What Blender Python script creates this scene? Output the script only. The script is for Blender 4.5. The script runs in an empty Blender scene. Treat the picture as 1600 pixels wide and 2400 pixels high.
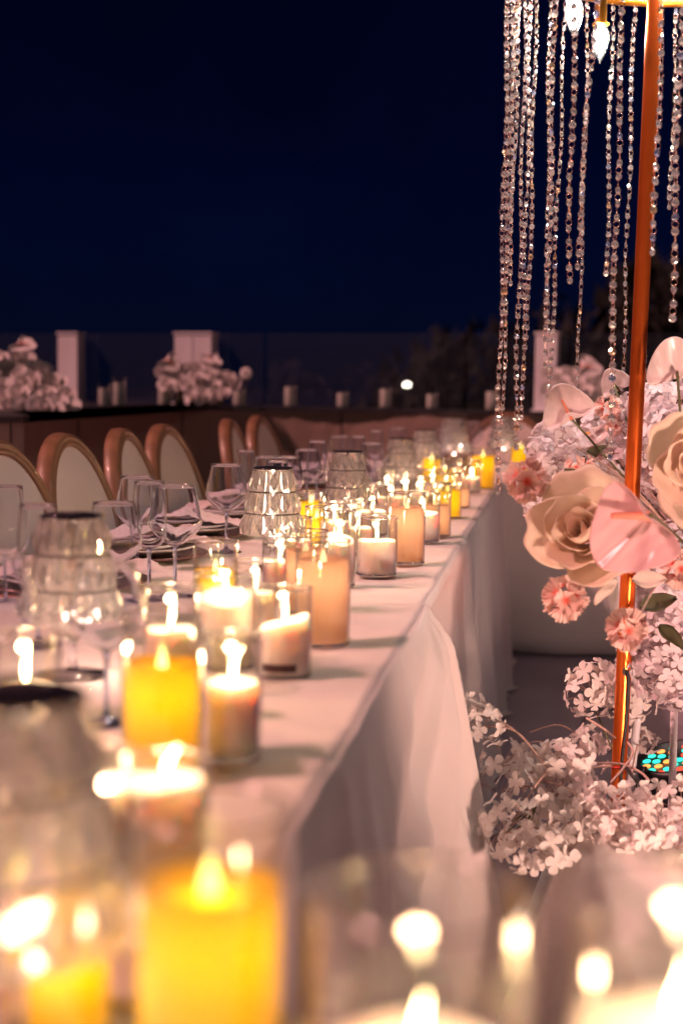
import bpy, bmesh, math, random
from mathutils import Vector, Matrix
R = math.radians
PI = math.pi
SC = bpy.context.scene
COL = SC.collection
random.seed(7)

# ---------------------------------------------------------------- camera
cam = bpy.data.cameras.new('camera')
cam_ob = bpy.data.objects.new('camera', cam)
COL.objects.link(cam_ob)
SC.camera = cam_ob
cam.sensor_fit = 'VERTICAL'
cam.sensor_height = 36.0
cam.sensor_width = 24.0
cam.lens = 50.0
cam.clip_start = 0.02
cam.clip_end = 3000.0
cam_ob.matrix_world = (Matrix.Translation((0, 0, 1.12)) @ Matrix.Rotation(R(8.36), 4, 'Z')
                       @ Matrix.Rotation(R(90 - 5.06), 4, 'X') @ Matrix.Rotation(R(0.8), 4, 'Z'))
cam.dof.use_dof = True
cam.dof.focus_distance = 2.85
cam.dof.aperture_fstop = 2.8
cam.dof.aperture_blades = 0

# ---------------------------------------------------------------- night sky
W = bpy.data.worlds.new('World')
SC.world = W
W.use_nodes = True
wn, wl = W.node_tree.nodes, W.node_tree.links
wn.clear()
sky = wn.new('ShaderNodeTexSky')
sky.sky_type = 'NISHITA'
sky.sun_disc = False
sky.sun_elevation = R(46.0)
sky.sun_rotation = R(200)
sky.altitude = 0
sky.air_density = 1.0
sky.dust_density = 0.3
sky.ozone_density = 6.0
wbg = wn.new('ShaderNodeBackground')
wbg.inputs['Strength'].default_value = 0.0010
wout = wn.new('ShaderNodeOutputWorld')
wbal = wn.new('ShaderNodeMixRGB')          # the camera is balanced for lamplight, so moonlit sky reads deep blue
wbal.blend_type = 'MULTIPLY'
wbal.inputs[0].default_value = 1.0
wbal.inputs[2].default_value = (0.10, 0.19, 1.0, 1)
# faint thin cloud over the whole sky
wtc = wn.new('ShaderNodeTexCoord')
wno = wn.new('ShaderNodeTexNoise'); wno.inputs['Scale'].default_value = 3.5; wno.inputs['Detail'].default_value = 5; wno.inputs['Distortion'].default_value = 0.8
wmr = wn.new('ShaderNodeMapRange'); wmr.inputs['From Min'].default_value = 0.3; wmr.inputs['From Max'].default_value = 0.7
wmr.inputs['To Min'].default_value = 0.62; wmr.inputs['To Max'].default_value = 1.2
wcl = wn.new('ShaderNodeMixRGB'); wcl.blend_type = 'MULTIPLY'; wcl.inputs[0].default_value = 1.0
wl.new(wtc.outputs['Generated'], wno.inputs['Vector']); wl.new(wno.outputs[0], wmr.inputs['Value'])
wl.new(sky.outputs[0], wcl.inputs[1]); wl.new(wmr.outputs[0], wcl.inputs[2])
wl.new(wcl.outputs[0], wbal.inputs[1])
wl.new(wbal.outputs[0], wbg.inputs[0])
wl.new(wbg.outputs[0], wout.inputs[0])

# one distant warm pink floodlight, high on the left behind the camera
sun = bpy.data.lights.new('sun', 'SUN')
sun.energy = 1.6
sun.color = (1.0, 0.44, 0.41)
sun.angle = R(2.5)
sun_ob = bpy.data.objects.new('sun', sun)
COL.objects.link(sun_ob)
sun_ob.rotation_euler = Vector((0.62, 0.30, -0.72)).to_track_quat('-Z', 'Y').to_euler()

vs = SC.view_settings
vs.view_transform = 'Standard'
vs.look = 'None'
vs.exposure = 1.1
vs.gamma = 1.0
vs.use_curve_mapping = False
SC.render.film_transparent = False
cy = SC.cycles
cy.max_bounces = 14
cy.diffuse_bounces = 3
cy.glossy_bounces = 5
cy.transmission_bounces = 10
cy.transparent_max_bounces = 48
cy.caustics_reflective = False
cy.caustics_refractive = True
cy.blur_glossy = 0.5
cy.sample_clamp_indirect = 4.0
cy.sample_clamp_direct = 0.0
cy.use_denoising = True
try:
    cy.denoiser = 'OPENIMAGEDENOISE'
except Exception:
    pass
cy.use_light_tree = True

# ---------------------------------------------------------------- materials
def node_mat(name):
    m = bpy.data.materials.new(name)
    m.use_nodes = True
    n, l = m.node_tree.nodes, m.node_tree.links
    return m, n, l, n['Principled BSDF'], n['Material Output']

def pmat(name, col, rough=0.5, metal=0.0, noise=0.0, nscale=20.0, bump=0.0, bscale=200.0, sss=0.0,
         emis=None, estr=0.0, spec=0.5, coat=0.0, col2=None, stretch=None, sheen=0.0):
    m, n, l, p, o = node_mat(name)
    p.inputs['Base Color'].default_value = (*col, 1)
    p.inputs['Roughness'].default_value = rough
    p.inputs['Metallic'].default_value = metal
    p.inputs['Specular IOR Level'].default_value = spec
    p.inputs['Coat Weight'].default_value = coat
    p.inputs['Sheen Weight'].default_value = sheen
    if sss:
        p.inputs['Subsurface Weight'].default_value = sss
        p.inputs['Subsurface Radius'].default_value = (0.012, 0.009, 0.007)
        p.inputs['Subsurface Scale'].default_value = 1.0
    if emis:
        p.inputs['Emission Color'].default_value = (*emis, 1)
        p.inputs['Emission Strength'].default_value = estr
    tc = n.new('ShaderNodeTexCoord')
    src = tc.outputs['Object']
    if stretch:
        mp = n.new('ShaderNodeMapping')
        mp.inputs['Scale'].default_value = stretch
        l.new(src, mp.inputs['Vector'])
        src = mp.outputs[0]
    if noise:
        t = n.new('ShaderNodeTexNoise')
        t.inputs['Scale'].default_value = nscale
        t.inputs['Detail'].default_value = 5
        l.new(src, t.inputs['Vector'])
        r = n.new('ShaderNodeValToRGB')
        c2 = col2 or tuple(max(0, c * (1 - noise)) for c in col)
        r.color_ramp.elements[0].position = 0.35
        r.color_ramp.elements[1].position = 0.65
        r.color_ramp.elements[0].color = (*c2, 1)
        r.color_ramp.elements[1].color = (*col, 1)
        l.new(t.outputs[0], r.inputs[0])
        l.new(r.outputs[0], p.inputs['Base Color'])
    if bump:
        t = n.new('ShaderNodeTexNoise')
        t.inputs['Scale'].default_value = bscale
        t.inputs['Detail'].default_value = 4
        l.new(src, t.inputs['Vector'])
        b = n.new('ShaderNodeBump')
        b.inputs['Strength'].default_value = bump
        b.inputs['Distance'].default_value = 0.002
        l.new(t.outputs[0], b.inputs['Height'])
        l.new(b.outputs[0], p.inputs['Normal'])
    return m

def thin_glass(name, tint=(0.97, 0.98, 0.97), base=0.065, edge=0.9, rough=0.0, dirt=0.0):
    m, n, l, p, o = node_mat(name)
    n.remove(p)
    lw = n.new('ShaderNodeLayerWeight')
    lw.inputs['Blend'].default_value = 0.5
    pw = n.new('ShaderNodeMath'); pw.operation = 'POWER'; pw.inputs[1].default_value = 2.6
    ma = n.new('ShaderNodeMath'); ma.operation = 'MULTIPLY_ADD'
    ma.inputs[1].default_value = edge; ma.inputs[2].default_value = base
    l.new(lw.outputs['Facing'], pw.inputs[0])
    l.new(pw.outputs[0], ma.inputs[0])
    tr = n.new('ShaderNodeBsdfTransparent'); tr.inputs[0].default_value = (*tint, 1)
    gl = n.new('ShaderNodeBsdfGlossy'); gl.inputs['Roughness'].default_value = rough
    mx = n.new('ShaderNodeMixShader')
    l.new(ma.outputs[0], mx.inputs[0]); l.new(tr.outputs[0], mx.inputs[1]); l.new(gl.outputs[0], mx.inputs[2])
    out = mx
    if dirt:
        d = n.new('ShaderNodeBsdfDiffuse'); d.inputs[0].default_value = (0.5, 0.55, 0.6, 1)
        m2 = n.new('ShaderNodeMixShader'); m2.inputs[0].default_value = dirt
        l.new(mx.outputs[0], m2.inputs[1]); l.new(d.outputs[0], m2.inputs[2]); out = m2
    l.new(out.outputs[0], o.inputs[0])
    return m

def crystal(name, diff=0.25, glossy=0.3, rough=0.12, col=(0.9, 0.88, 0.9), gr=0.0, refr=1.5, disp=False):
    m, n, l, p, o = node_mat(name)
    n.remove(p)
    g = n.new('ShaderNodeBsdfGlass'); g.inputs['IOR'].default_value = refr; g.inputs['Roughness'].default_value = gr
    gs = n.new('ShaderNodeBsdfGlossy'); gs.inputs['Roughness'].default_value = rough
    d = n.new('ShaderNodeBsdfTranslucent'); d.inputs[0].default_value = (*col, 1)
    d2 = n.new('ShaderNodeBsdfDiffuse'); d2.inputs[0].default_value = (*col, 1)
    dd = n.new('ShaderNodeMixShader'); dd.inputs[0].default_value = 0.5
    l.new(d.outputs[0], dd.inputs[1]); l.new(d2.outputs[0], dd.inputs[2])
    a = n.new('ShaderNodeMixShader'); a.inputs[0].default_value = glossy
    l.new(g.outputs[0], a.inputs[1]); l.new(gs.outputs[0], a.inputs[2])
    b = n.new('ShaderNodeMixShader'); b.inputs[0].default_value = diff
    l.new(a.outputs[0], b.inputs[1]); l.new(dd.outputs[0], b.inputs[2])
    l.new(b.outputs[0], o.inputs[0])
    return m

def glow_wax(name, col, tcol, emis, estr, mixf=0.5):
    """wax that lets the lamp inside it shine through"""
    m, n, l, p, o = node_mat(name)
    p.inputs['Base Color'].default_value = (*col, 1)
    p.inputs['Roughness'].default_value = 0.45
    p.inputs['Emission Color'].default_value = (*emis, 1)
    p.inputs['Emission Strength'].default_value = estr
    t = n.new('ShaderNodeBsdfTranslucent'); t.inputs[0].default_value = (*tcol, 1)
    mx = n.new('ShaderNodeMixShader'); mx.inputs[0].default_value = mixf
    l.new(p.outputs[0], mx.inputs[1]); l.new(t.outputs[0], mx.inputs[2]); l.new(mx.outputs[0], o.inputs[0])
    return m

def petal_mat(name, col, core=None, trans=0.35, rough=0.6, spec=0.3, coat=0.0, veins=0.0):
    m, n, l, p, o = node_mat(name)
    p.inputs['Roughness'].default_value = rough
    p.inputs['Specular IOR Level'].default_value = spec
    p.inputs['Coat Weight'].default_value = coat
    tc = n.new('ShaderNodeTexCoord')
    no = n.new('ShaderNodeTexNoise'); no.inputs['Scale'].default_value = 25; no.inputs['Detail'].default_value = 3
    l.new(tc.outputs['Object'], no.inputs['Vector'])
    base = n.new('ShaderNodeMixRGB'); base.blend_type = 'MULTIPLY'
    base.inputs[1].default_value = (*col, 1); base.inputs[2].default_value = (0.86, 0.83, 0.82, 1)
    l.new(no.outputs[0], base.inputs[0])
    cur = base
    if core:
        at = n.new('ShaderNodeAttribute'); at.attribute_name = 'core'
        mc = n.new('ShaderNodeMixRGB'); mc.inputs[2].default_value = (*core, 1)
        l.new(base.outputs[0], mc.inputs[1]); l.new(at.outputs['Fac'], mc.inputs[0])
        cur = mc
    l.new(cur.outputs[0], p.inputs['Base Color'])
    if veins:
        wv = n.new('ShaderNodeTexWave'); wv.inputs['Scale'].default_value = 14; wv.inputs['Distortion'].default_value = 3
        l.new(tc.outputs['Object'], wv.inputs['Vector'])
        b = n.new('ShaderNodeBump'); b.inputs['Strength'].default_value = veins; b.inputs['Distance'].default_value = 0.003
        l.new(wv.outputs['Fac'], b.inputs['Height']); l.new(b.outputs[0], p.inputs['Normal'])
    t = n.new('ShaderNodeBsdfTranslucent')
    l.new(cur.outputs[0], t.inputs[0])
    mx = n.new('ShaderNodeMixShader'); mx.inputs[0].default_value = trans
    l.new(p.outputs[0], mx.inputs[1]); l.new(t.outputs[0], mx.inputs[2]); l.new(mx.outputs[0], o.inputs[0])
    return m

def emit_mat(name, col, s):
    m, n, l, p, o = node_mat(name)
    n.remove(p)
    e = n.new('ShaderNodeEmission'); e.inputs[0].default_value = (*col, 1); e.inputs[1].default_value = s
    l.new(e.outputs[0], o.inputs[0])
    return m

M = {}
def fabric(name, col, wr=0.35):
    m, n, l, p, o = node_mat(name)
    p.inputs['Base Color'].default_value = (*col, 1)
    p.inputs['Roughness'].default_value = 0.85
    p.inputs['Sheen Weight'].default_value = 0.25
    tc = n.new('ShaderNodeTexCoord')
    t = n.new('ShaderNodeTexNoise'); t.inputs['Scale'].default_value = 7; t.inputs['Detail'].default_value = 6; t.inputs['Distortion'].default_value = 0.6
    w = n.new('ShaderNodeTexNoise'); w.inputs['Scale'].default_value = 900; w.inputs['Detail'].default_value = 1
    l.new(tc.outputs['Object'], t.inputs['Vector']); l.new(tc.outputs['Object'], w.inputs['Vector'])
    b = n.new('ShaderNodeBump'); b.inputs['Strength'].default_value = wr; b.inputs['Distance'].default_value = 0.02
    b2 = n.new('ShaderNodeBump'); b2.inputs['Strength'].default_value = 0.12; b2.inputs['Distance'].default_value = 0.0005
    l.new(t.outputs[0], b.inputs['Height']); l.new(w.outputs[0], b2.inputs['Height'])
    l.new(b.outputs[0], b2.inputs['Normal']); l.new(b2.outputs[0], p.inputs['Normal'])
    mc = n.new('ShaderNodeMixRGB'); mc.blend_type = 'MULTIPLY'
    mc.inputs[1].default_value = (*col, 1); mc.inputs[2].default_value = (0.88, 0.87, 0.86, 1)
    l.new(t.outputs[0], mc.inputs[0]); l.new(mc.outputs[0], p.inputs['Base Color'])
    return m
M['cloth'] = fabric('white_table_linen', (0.68, 0.60, 0.58))
M['napkin'] = fabric('pale_napkin_linen', (0.70, 0.60, 0.58), 0.5)
M['upholstery'] = fabric('cream_upholstery', (0.68, 0.57, 0.52), 0.2)
M['panel'] = fabric('brown_drapery', (0.30, 0.20, 0.16), 0.3)
M['wood'] = pmat('carved_oak', (0.30, 0.15, 0.08), 0.45, noise=0.5, nscale=14, bump=0.5, bscale=50, stretch=(1, 1, 0.12), coat=0.25)
M['wax'] = pmat('white_wax', (0.86, 0.77, 0.71), 0.5, sss=0.75, bump=0.25, bscale=220)
for nd in M['wax'].node_tree.nodes:
    if nd.type == 'BSDF_PRINCIPLED': nd.inputs['Subsurface Radius'].default_value = (0.026, 0.017, 0.013)
M['peach'] = glow_wax('peach_wax', (0.64, 0.45, 0.31), (0.90, 0.60, 0.38), (0.9, 0.42, 0.14), 0.01)
M['yellow'] = glow_wax('yellow_wax', (0.82, 0.58, 0.01), (1.0, 0.66, 0.008), (1.0, 0.58, 0.0), 0.05)
M['dullwax'] = pmat('unlit_wax', (0.85, 0.80, 0.74), 0.55)
M['flame'] = emit_mat('candle_flame', (1.0, 0.66, 0.30), 32)
M['led_tip'] = emit_mat('led_flame', (1.0, 0.68, 0.16), 2.5)
M['led_tip_peach'] = emit_mat('peach_led_flame', (1.0, 0.55, 0.25), 1.2)
M['wick'] = pmat('charred_wick', (0.02, 0.015, 0.012), 0.9)
M['glass'] = thin_glass('candle_glass')
M['rail_glass'] = thin_glass('railing_glass', (0.86, 0.9, 0.92), 0.05, 0.7, 0.05, 0.014)
def real_glass(name, col, ior=1.5, rough=0.0):
    m, n, l, p, o = node_mat(name)
    n.remove(p)
    g = n.new('ShaderNodeBsdfGlass'); g.inputs[0].default_value = (*col, 1); g.inputs['IOR'].default_value = ior
    g.inputs['Roughness'].default_value = rough
    l.new(g.outputs[0], o.inputs[0])
    return m
M['stemglass'] = real_glass('stemware_glass', (0.97, 0.98, 1.0))
M['stem_blue'] = real_glass('blue_foot_glass', (0.80, 0.86, 0.99))
M['crystal'] = crystal('cut_crystal_bead', 0.15, 0.58, 0.11, (0.95, 0.92, 0.94))
M['rim'] = crystal('fire_polished_rim', 0.18, 0.50, 0.12, (0.95, 0.9, 0.86))
M['shade'] = crystal('cut_acrylic_shade', 0.11, 0.22, 0.05, (0.95, 0.88, 0.80), 0.0, 1.49)
M['darkcap'] = pmat('dark_mirror_cap', (0.05, 0.045, 0.05), 0.15, metal=0.6)
M['link'] = pmat('rose_steel_link', (0.75, 0.50, 0.42), 0.25, metal=1.0)
M['copper'] = pmat('copper_gold_paint', (0.84, 0.17, 0.028), 0.28, metal=0.85, noise=0.04, nscale=8, bump=0.08, bscale=400)
M['gold'] = pmat('gold_ring', (0.90, 0.42, 0.05), 0.28, metal=1.0, noise=0.15, nscale=20, bump=0.06, bscale=300)
M['bulb'] = emit_mat('lit_bulb_filament', (1.0, 0.93, 0.84), 60)
M['bulbglass'] = thin_glass('bulb_glass', (0.97, 0.97, 0.97), 0.06, 0.8, 0.05, 0.03)
M['floor'] = pmat('terrace_floor', (0.34, 0.28, 0.35), 0.35, noise=0.25, nscale=3, bump=0.15, bscale=60)
M['ledge'] = pmat('dark_stone_ledge', (0.035, 0.032, 0.038), 0.4, noise=0.4, nscale=12, bump=0.3, bscale=90)
M['post'] = pmat('white_painted_post', (0.80, 0.77, 0.80), 0.5, noise=0.2, nscale=9, stretch=(1, 1, 0.2))
M['black'] = pmat('black_housing', (0.012, 0.012, 0.014), 0.4, bump=0.2, bscale=300)
M['cable'] = pmat('black_rubber_cable', (0.015, 0.013, 0.014), 0.5)
M['redtie'] = pmat('red_plastic_tie', (0.5, 0.02, 0.02), 0.4)
M['stem'] = pmat('pale_stem', (0.55, 0.36, 0.30), 0.6)
M['greenstem'] = pmat('olive_stem', (0.10, 0.10, 0.035), 0.6)
M['leaf'] = petal_mat('olive_leaf', (0.09, 0.09, 0.045), None, 0.2)
M['whiteleaf'] = petal_mat('cream_leaf', (0.80, 0.68, 0.60), None, 0.3, veins=0.4)
M['rose'] = petal_mat('cream_rose_petal', (0.95, 0.83, 0.70), None, 0.50, veins=0.15)
M['farrose'] = petal_mat('white_rose_petal', (0.82, 0.78, 0.76), None, 0.2)
M['carn'] = petal_mat('peach_petal', (0.92, 0.66, 0.60), (0.85, 0.10, 0.06), 0.35)
M['hyd'] = petal_mat('lilac_white_floret', (0.88, 0.80, 0.84), None, 0.35)
M['hydw'] = petal_mat('white_floret', (0.92, 0.86, 0.83), None, 0.35)
M['anth'] = petal_mat('pink_anthurium', (0.90, 0.60, 0.61), None, 0.25, 0.28, 0.6, 0.4, 0.25)
M['anthw'] = petal_mat('white_anthurium', (0.90, 0.78, 0.78), None, 0.25, 0.35, 0.5, 0.3, 0.35)
M['spadix'] = pmat('coral_spadix', (0.70, 0.24, 0.16), 0.6, bump=0.6, bscale=500)
M['spadixy'] = pmat('orange_spadix', (0.80, 0.36, 0.08), 0.6, bump=0.6, bscale=500)
M['plate'] = pmat('white_porcelain', (0.70, 0.66, 0.66), 0.15)
M['charger'] = pmat('dark_charger', (0.20, 0.11, 0.10), 0.25, metal=0.5)
M['cutlery'] = pmat('rose_gold_cutlery', (0.80, 0.36, 0.24), 0.18, metal=1.0)
M['tree'] = pmat('night_foliage', (0.005, 0.006, 0.004), 0.9)
M['bark'] = pmat('bark', (0.05, 0.04, 0.03), 0.9)
M['farground'] = pmat('dark_ground', (0.015, 0.017, 0.02), 0.9, noise=0.4, nscale=0.3)
M['sea'] = pmat('night_sea', (0.004, 0.008, 0.02), 0.25)
M['tabletop'] = pmat('plywood_tabletop', (0.35, 0.25, 0.16), 0.6)
M['metal_leg'] = pmat('black_metal_leg', (0.03, 0.03, 0.03), 0.4, metal=0.5)
M['sticker'] = pmat('dark_sticker', (0.04, 0.01, 0.015), 0.5)

# ---------------------------------------------------------------- object helpers
def mesh(name, V, F, mat, smooth=True, core=None):
    me = bpy.data.meshes.new(name)
    me.from_pydata(V, [], F)
    if smooth:
        me.polygons.foreach_set('use_smooth', [True] * len(me.polygons))
    if mat is not None:
        me.materials.append(mat)
    if core is not None:
        a = me.attributes.new('core', 'FLOAT', 'POINT')
        a.data.foreach_set('value', core)
    me.update()
    return me

def ob(name, me, parent=None, loc=(0, 0, 0), rot=None, scale=None):
    o = bpy.data.objects.new(name, me)
    COL.objects.link(o)
    if parent is not None:
        o.parent = parent
    o.location = loc
    if rot is not None:
        if isinstance(rot, Matrix):
            o.rotation_euler = rot.to_euler()
        else:
            o.rotation_euler = rot
    if scale is not None:
        o.scale = (scale,) * 3 if isinstance(scale, (int, float)) else scale
    return o

def tag(o, label=None, cat=None, group=None, kind=None):
    if label: o['label'] = label
    if cat: o['category'] = cat
    if group: o['group'] = group
    if kind: o['kind'] = kind
    return o

def thing(name, label, cat, loc=(0, 0, 0), rz=0.0, group=None):
    o = bpy.data.objects.new(name, None)
    COL.objects.link(o)
    o.empty_display_size = 0.05
    o.location = loc
    o.rotation_euler = (0, 0, rz)
    return tag(o, label, cat, group)

class B:
    """gathers vertices and faces"""
    def __init__(s):
        s.V, s.F, s.C = [], [], []
    def add(s, V, F, mtx=None, C=None):
        b = len(s.V)
        if mtx is not None:
            V = [tuple(mtx @ Vector(v)) for v in V]
        s.V += [tuple(v) for v in V]
        s.F += [tuple(i + b for i in f) for f in F]
        s.C += list(C) if C is not None else [0.0] * len(V)
        return s
    def mesh(s, name, mat, smooth=True, core=False):
        return mesh(name, s.V, s.F, mat, smooth, s.C if core else None)

def g_box(x0, x1, y0, y1, z0, z1):
    V = [(x, y, z) for z in (z0, z1) for y in (y0, y1) for x in (x0, x1)]
    F = [(0, 2, 3, 1), (4, 5, 7, 6), (0, 1, 5, 4), (2, 6, 7, 3), (0, 4, 6, 2), (1, 3, 7, 5)]
    return V, F

def g_lathe(prof, seg=32, closed=False):
    V, F = [], []
    for r, z in prof:
        for i in range(seg):
            a = 2 * PI * i / seg
            V.append((r * math.cos(a), r * math.sin(a), z))
    n = len(prof)
    for j in range(n if closed else n - 1):
        k = (j + 1) % n
        for i in range(seg):
            i2 = (i + 1) % seg
            F.append((j * seg + i, j * seg + i2, k * seg + i2, k * seg + i))
    return V, F

def g_tube(pts, rad, seg=8, cap=True):
    V, F = [], []
    pts = [Vector(p) for p in pts]
    up = Vector((0.13, 0.21, 1)).normalized()
    for i, p in enumerate(pts):
        t = (pts[min(i + 1, len(pts) - 1)] - pts[max(i - 1, 0)]).normalized()
        if abs(t.dot(up)) > 0.97:
            up = Vector((1, 0.1, 0.05)).normalized()
        a = t.cross(up).normalized(); b = a.cross(t).normalized()
        up = b
        r = rad[i] if isinstance(rad, (list, tuple)) else rad
        for k in range(seg):
            th = 2 * PI * k / seg
            V.append(tuple(p + a * (r * math.cos(th)) + b * (r * math.sin(th))))
    for i in range(len(pts) - 1):
        for k in range(seg):
            k2 = (k + 1) % seg
            F.append((i * seg + k, i * seg + k2, (i + 1) * seg + k2, (i + 1) * seg + k))
    if cap:
        F.append(tuple(range(seg))[::-1])
        F.append(tuple((len(pts) - 1) * seg + k for k in range(seg)))
    return V, F

def spline(pts, n=8):
    pts = [Vector(p) for p in pts]
    P = [pts[0]] + pts + [pts[-1]]
    out = []
    for i in range(1, len(P) - 2):
        for k in range(n):
            t = k / n
            a, b, c, d = P[i - 1], P[i], P[i + 1], P[i + 2]
            out.append(0.5 * ((2 * b) + (c - a) * t + (2 * a - 5 * b + 4 * c - d) * t * t + (3 * b - a - 3 * c + d) * t ** 3))
    out.append(pts[-1])
    return out

def g_grid(f, nu, nv, wrap=False):
    V = [f(i / nu, j / nv) for j in range(nv + 1) for i in range(nu + 1)]
    F = [(j * (nu + 1) + i, j * (nu + 1) + i + 1, (j + 1) * (nu + 1) + i + 1, (j + 1) * (nu + 1) + i)
         for j in range(nv) for i in range(nu)]
    return V, F

def g_torus(r, t, seg=20, ts=6):
    V, F = [], []
    for i in range(seg):
        a = 2 * PI * i / seg
        for k in range(ts):
            b = 2 * PI * k / ts
            V.append(((r + t * math.cos(b)) * math.cos(a), (r + t * math.cos(b)) * math.sin(a), t * math.sin(b)))
    for i in range(seg):
        for k in range(ts):
            F.append((i * ts + k, ((i + 1) % seg) * ts + k, ((i + 1) % seg) * ts + (k + 1) % ts, i * ts + (k + 1) % ts))
    return V, F

def g_ball(r, seg=14, rings=8):
    return g_lathe([(max(1e-4, r * math.sin(PI * i / rings)), -r * math.cos(PI * i / rings)) for i in range(rings + 1)], seg)

def look(d, up=(0, 0, 1)):
    """matrix whose local +Z points along d"""
    d = Vector(d).normalized()
    return d.to_track_quat('Z', 'Y').to_matrix().to_4x4()

def TRS(loc, rot=None, s=1.0):
    m = Matrix.Translation(loc)
    if rot is not None: m = m @ rot
    return m @ Matrix.Scale(s, 4)

def sm(a, b, x):
    t = max(0.0, min(1.0, (x - a) / (b - a)))
    return t * t * (3 - 2 * t)

def vnoise(x, s=0):
    return math.sin(x * 1.7 + s) * 0.5 + math.sin(x * 3.1 + s * 2.3) * 0.3 + math.sin(x * 7.3 + s * 1.1) * 0.2

# ================================================================ SETTING
V, F = g_box(-14, 14, -6, 10.2, -0.2, 0.0)
tag(ob('floor', mesh('floor', V, F, M['floor'], False)), kind='structure')
V, F = g_grid(lambda u, v: (-1200 + 2400 * u, 10.3 + 60 * v * v, -6 - 3 * v), 20, 12)
tag(ob('ground', mesh('ground', V, F, M['farground'])), kind='structure')
V, F = g_grid(lambda u, v: (-2500 + 5000 * u, 66 + 2400 * v * v, -9.2), 10, 10)
tag(ob('sea', mesh('sea', V, F, M['sea'])), kind='structure')

# ---- low wall with brown drapery, stone ledge, glass railing and white posts
LF = [(-6.5, 1.5), (-4.6, 3.6), (-2.014, 4.461), (-2.189, 5.450), (-2.265, 6.251), (-2.232, 6.966), (-1.999, 7.508), (-1.639, 7.815), (-0.446, 7.757), (0.681, 7.699), (2.6, 8.05), (7.0, 8.6)]
lpts = spline([(x, y, 0) for x, y in LF], 10)
wall = thing('draped_wall', 'low curved wall hung with brown fabric panels under the dark ledge', 'wall', (lpts[20].x, lpts[20].y, 0))
def inv(o, V):
    return [(v[0] - o.location.x, v[1] - o.location.y, v[2] - o.location.z) for v in V]
# cumulative length along the wall
cl = [0.0]
for i in range(1, len(lpts)): cl.append(cl[-1] + (lpts[i] - lpts[i - 1]).length)
def wall_at(s):
    for i in range(1, len(lpts)):
        if cl[i] >= s or i == len(lpts) - 1:
            t = (s - cl[i - 1]) / (cl[i] - cl[i - 1])
            p = lpts[i - 1].lerp(lpts[i], t)
            d = (lpts[i] - lpts[i - 1]).normalized()
            return p, d, Vector((-d.y, d.x, 0))
LEDGE_Z = 1.0
s = 0.0; PW = 0.98
while s < cl[-1] - 0.2:
    s1 = min(s + PW, cl[-1])
    def f(u, v, s=s, s1=s1):
        p, d, nrm = wall_at(s + (s1 - s) * (0.006 + 0.988 * u))
        off = 0.018 * vnoise(u * 22 + s * 5, s) * (0.3 + 0.7 * (1 - v)) + 0.02 * math.cos(u * 2 * PI)
        q = p - nrm * (0.03 - off * 0.6)
        return (q.x, q.y, 0.004 + (LEDGE_Z - 0.027) * v)
    V, F = g_grid(f, 28, 6)
    ob('fabric_panel', mesh('fabric_panel', inv(wall, V), F, M['panel']), wall)
    s = s1 
def f(u, v):
    p, d, nrm = wall_at(u * cl[-1]); q = p + nrm * 0.03
    return (q.x, q.y, 0.0 + (LEDGE_Z - 0.024) * v)
V, F = g_grid(f, 100, 1)
ob('backing', mesh('backing', inv(wall, V), F, M['ledge']), wall)
bb = B()
n = 110
for i in range(n + 1):
    p, d, nrm = wall_at(cl[-1] * i / n)
    a = p - nrm * 0.05; q = Vector((p.x + (0.0), 0, 0))
    back_y = 8.62 - 0.225 * (p.x + 3.4) if p.x < 0.5 else p.y + 0.5
    if p.x < -3.6: bk = p + nrm * (1.4)
    else: bk = Vector((p.x, max(back_y, p.y + 0.12), 0))
    for (r, z) in ((a, LEDGE_Z - 0.022), (a, LEDGE_Z), (bk, LEDGE_Z), (bk, LEDGE_Z - 0.022)):
        bb.V.append((r.x - wall.location.x, r.y - wall.location.y, z)); bb.C.append(0)
for i in range(n):
    for k in range(4):
        bb.F.append((i * 4 + k, i * 4 + (k + 1) % 4, (i + 1) * 4 + (k + 1) % 4, (i + 1) * 4 + k))
ob('ledge', bb.mesh('ledge', M['ledge'], False), wall)

def rail_y(x): return 8.62 - 0.225 * (x + 3.4) - 0.06
rail = thing('glass_railing', 'frameless glass railing panels standing along the dark ledge', 'railing', (-2, rail_y(-2), LEDGE_Z))
x = -5.2
for i in range(8):
    x0, x1 = x + 0.01, x + 1.17
    V = []
    for (xx) in (x0, x1):
        for dy in (-0.006, 0.006):
            for z in (0.004, 0.42):
                V.append((xx + 2, rail_y(xx) + dy - rail_y(-2), z))
    F = [(0, 1, 5, 4), (2, 6, 7, 3), (1, 3, 7, 5)]
    ob('glass_pane', mesh('glass_pane', V, F, M['rail_glass'], False), rail)
    x += 1.18
ang = math.atan(-0.225)
for (x, w, lab) in ((-2.90, 0.135, 'white square post beside the rose cluster at the end of the ledge'),
                 (-2.135, 0.115, 'white post behind the middle rose cluster, on the side of the lone post'),
                 (-2.015, 0.115, 'white post behind the middle rose cluster, on the side away from the lone post'),
                 (-0.035, 0.115, 'white square post behind the crystal strands and right hand rose cluster')):
    p = thing('railing_post', lab, 'post', (x, rail_y(x) - 0.085, LEDGE_Z), ang, 'white posts along the glass railing')
    V, F = g_box(-w / 2, w / 2, -0.045, 0.045, 0.012, 0.41)
    ob('shaft', mesh('shaft', V, F, M['post'], False), p)
    V, F = g_box(-w / 2 - 0.006, w / 2 + 0.006, -0.051, 0.051, 0.41, 0.422)
    ob('cap', mesh('cap', V, F, M['post'], False), p)
    V, F = g_box(-w / 2 - 0.012, w / 2 + 0.012, -0.057, 0.057, 0, 0.012)
    ob('base_plate', mesh('base_plate', V, F, M['post'], False), p)

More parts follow.
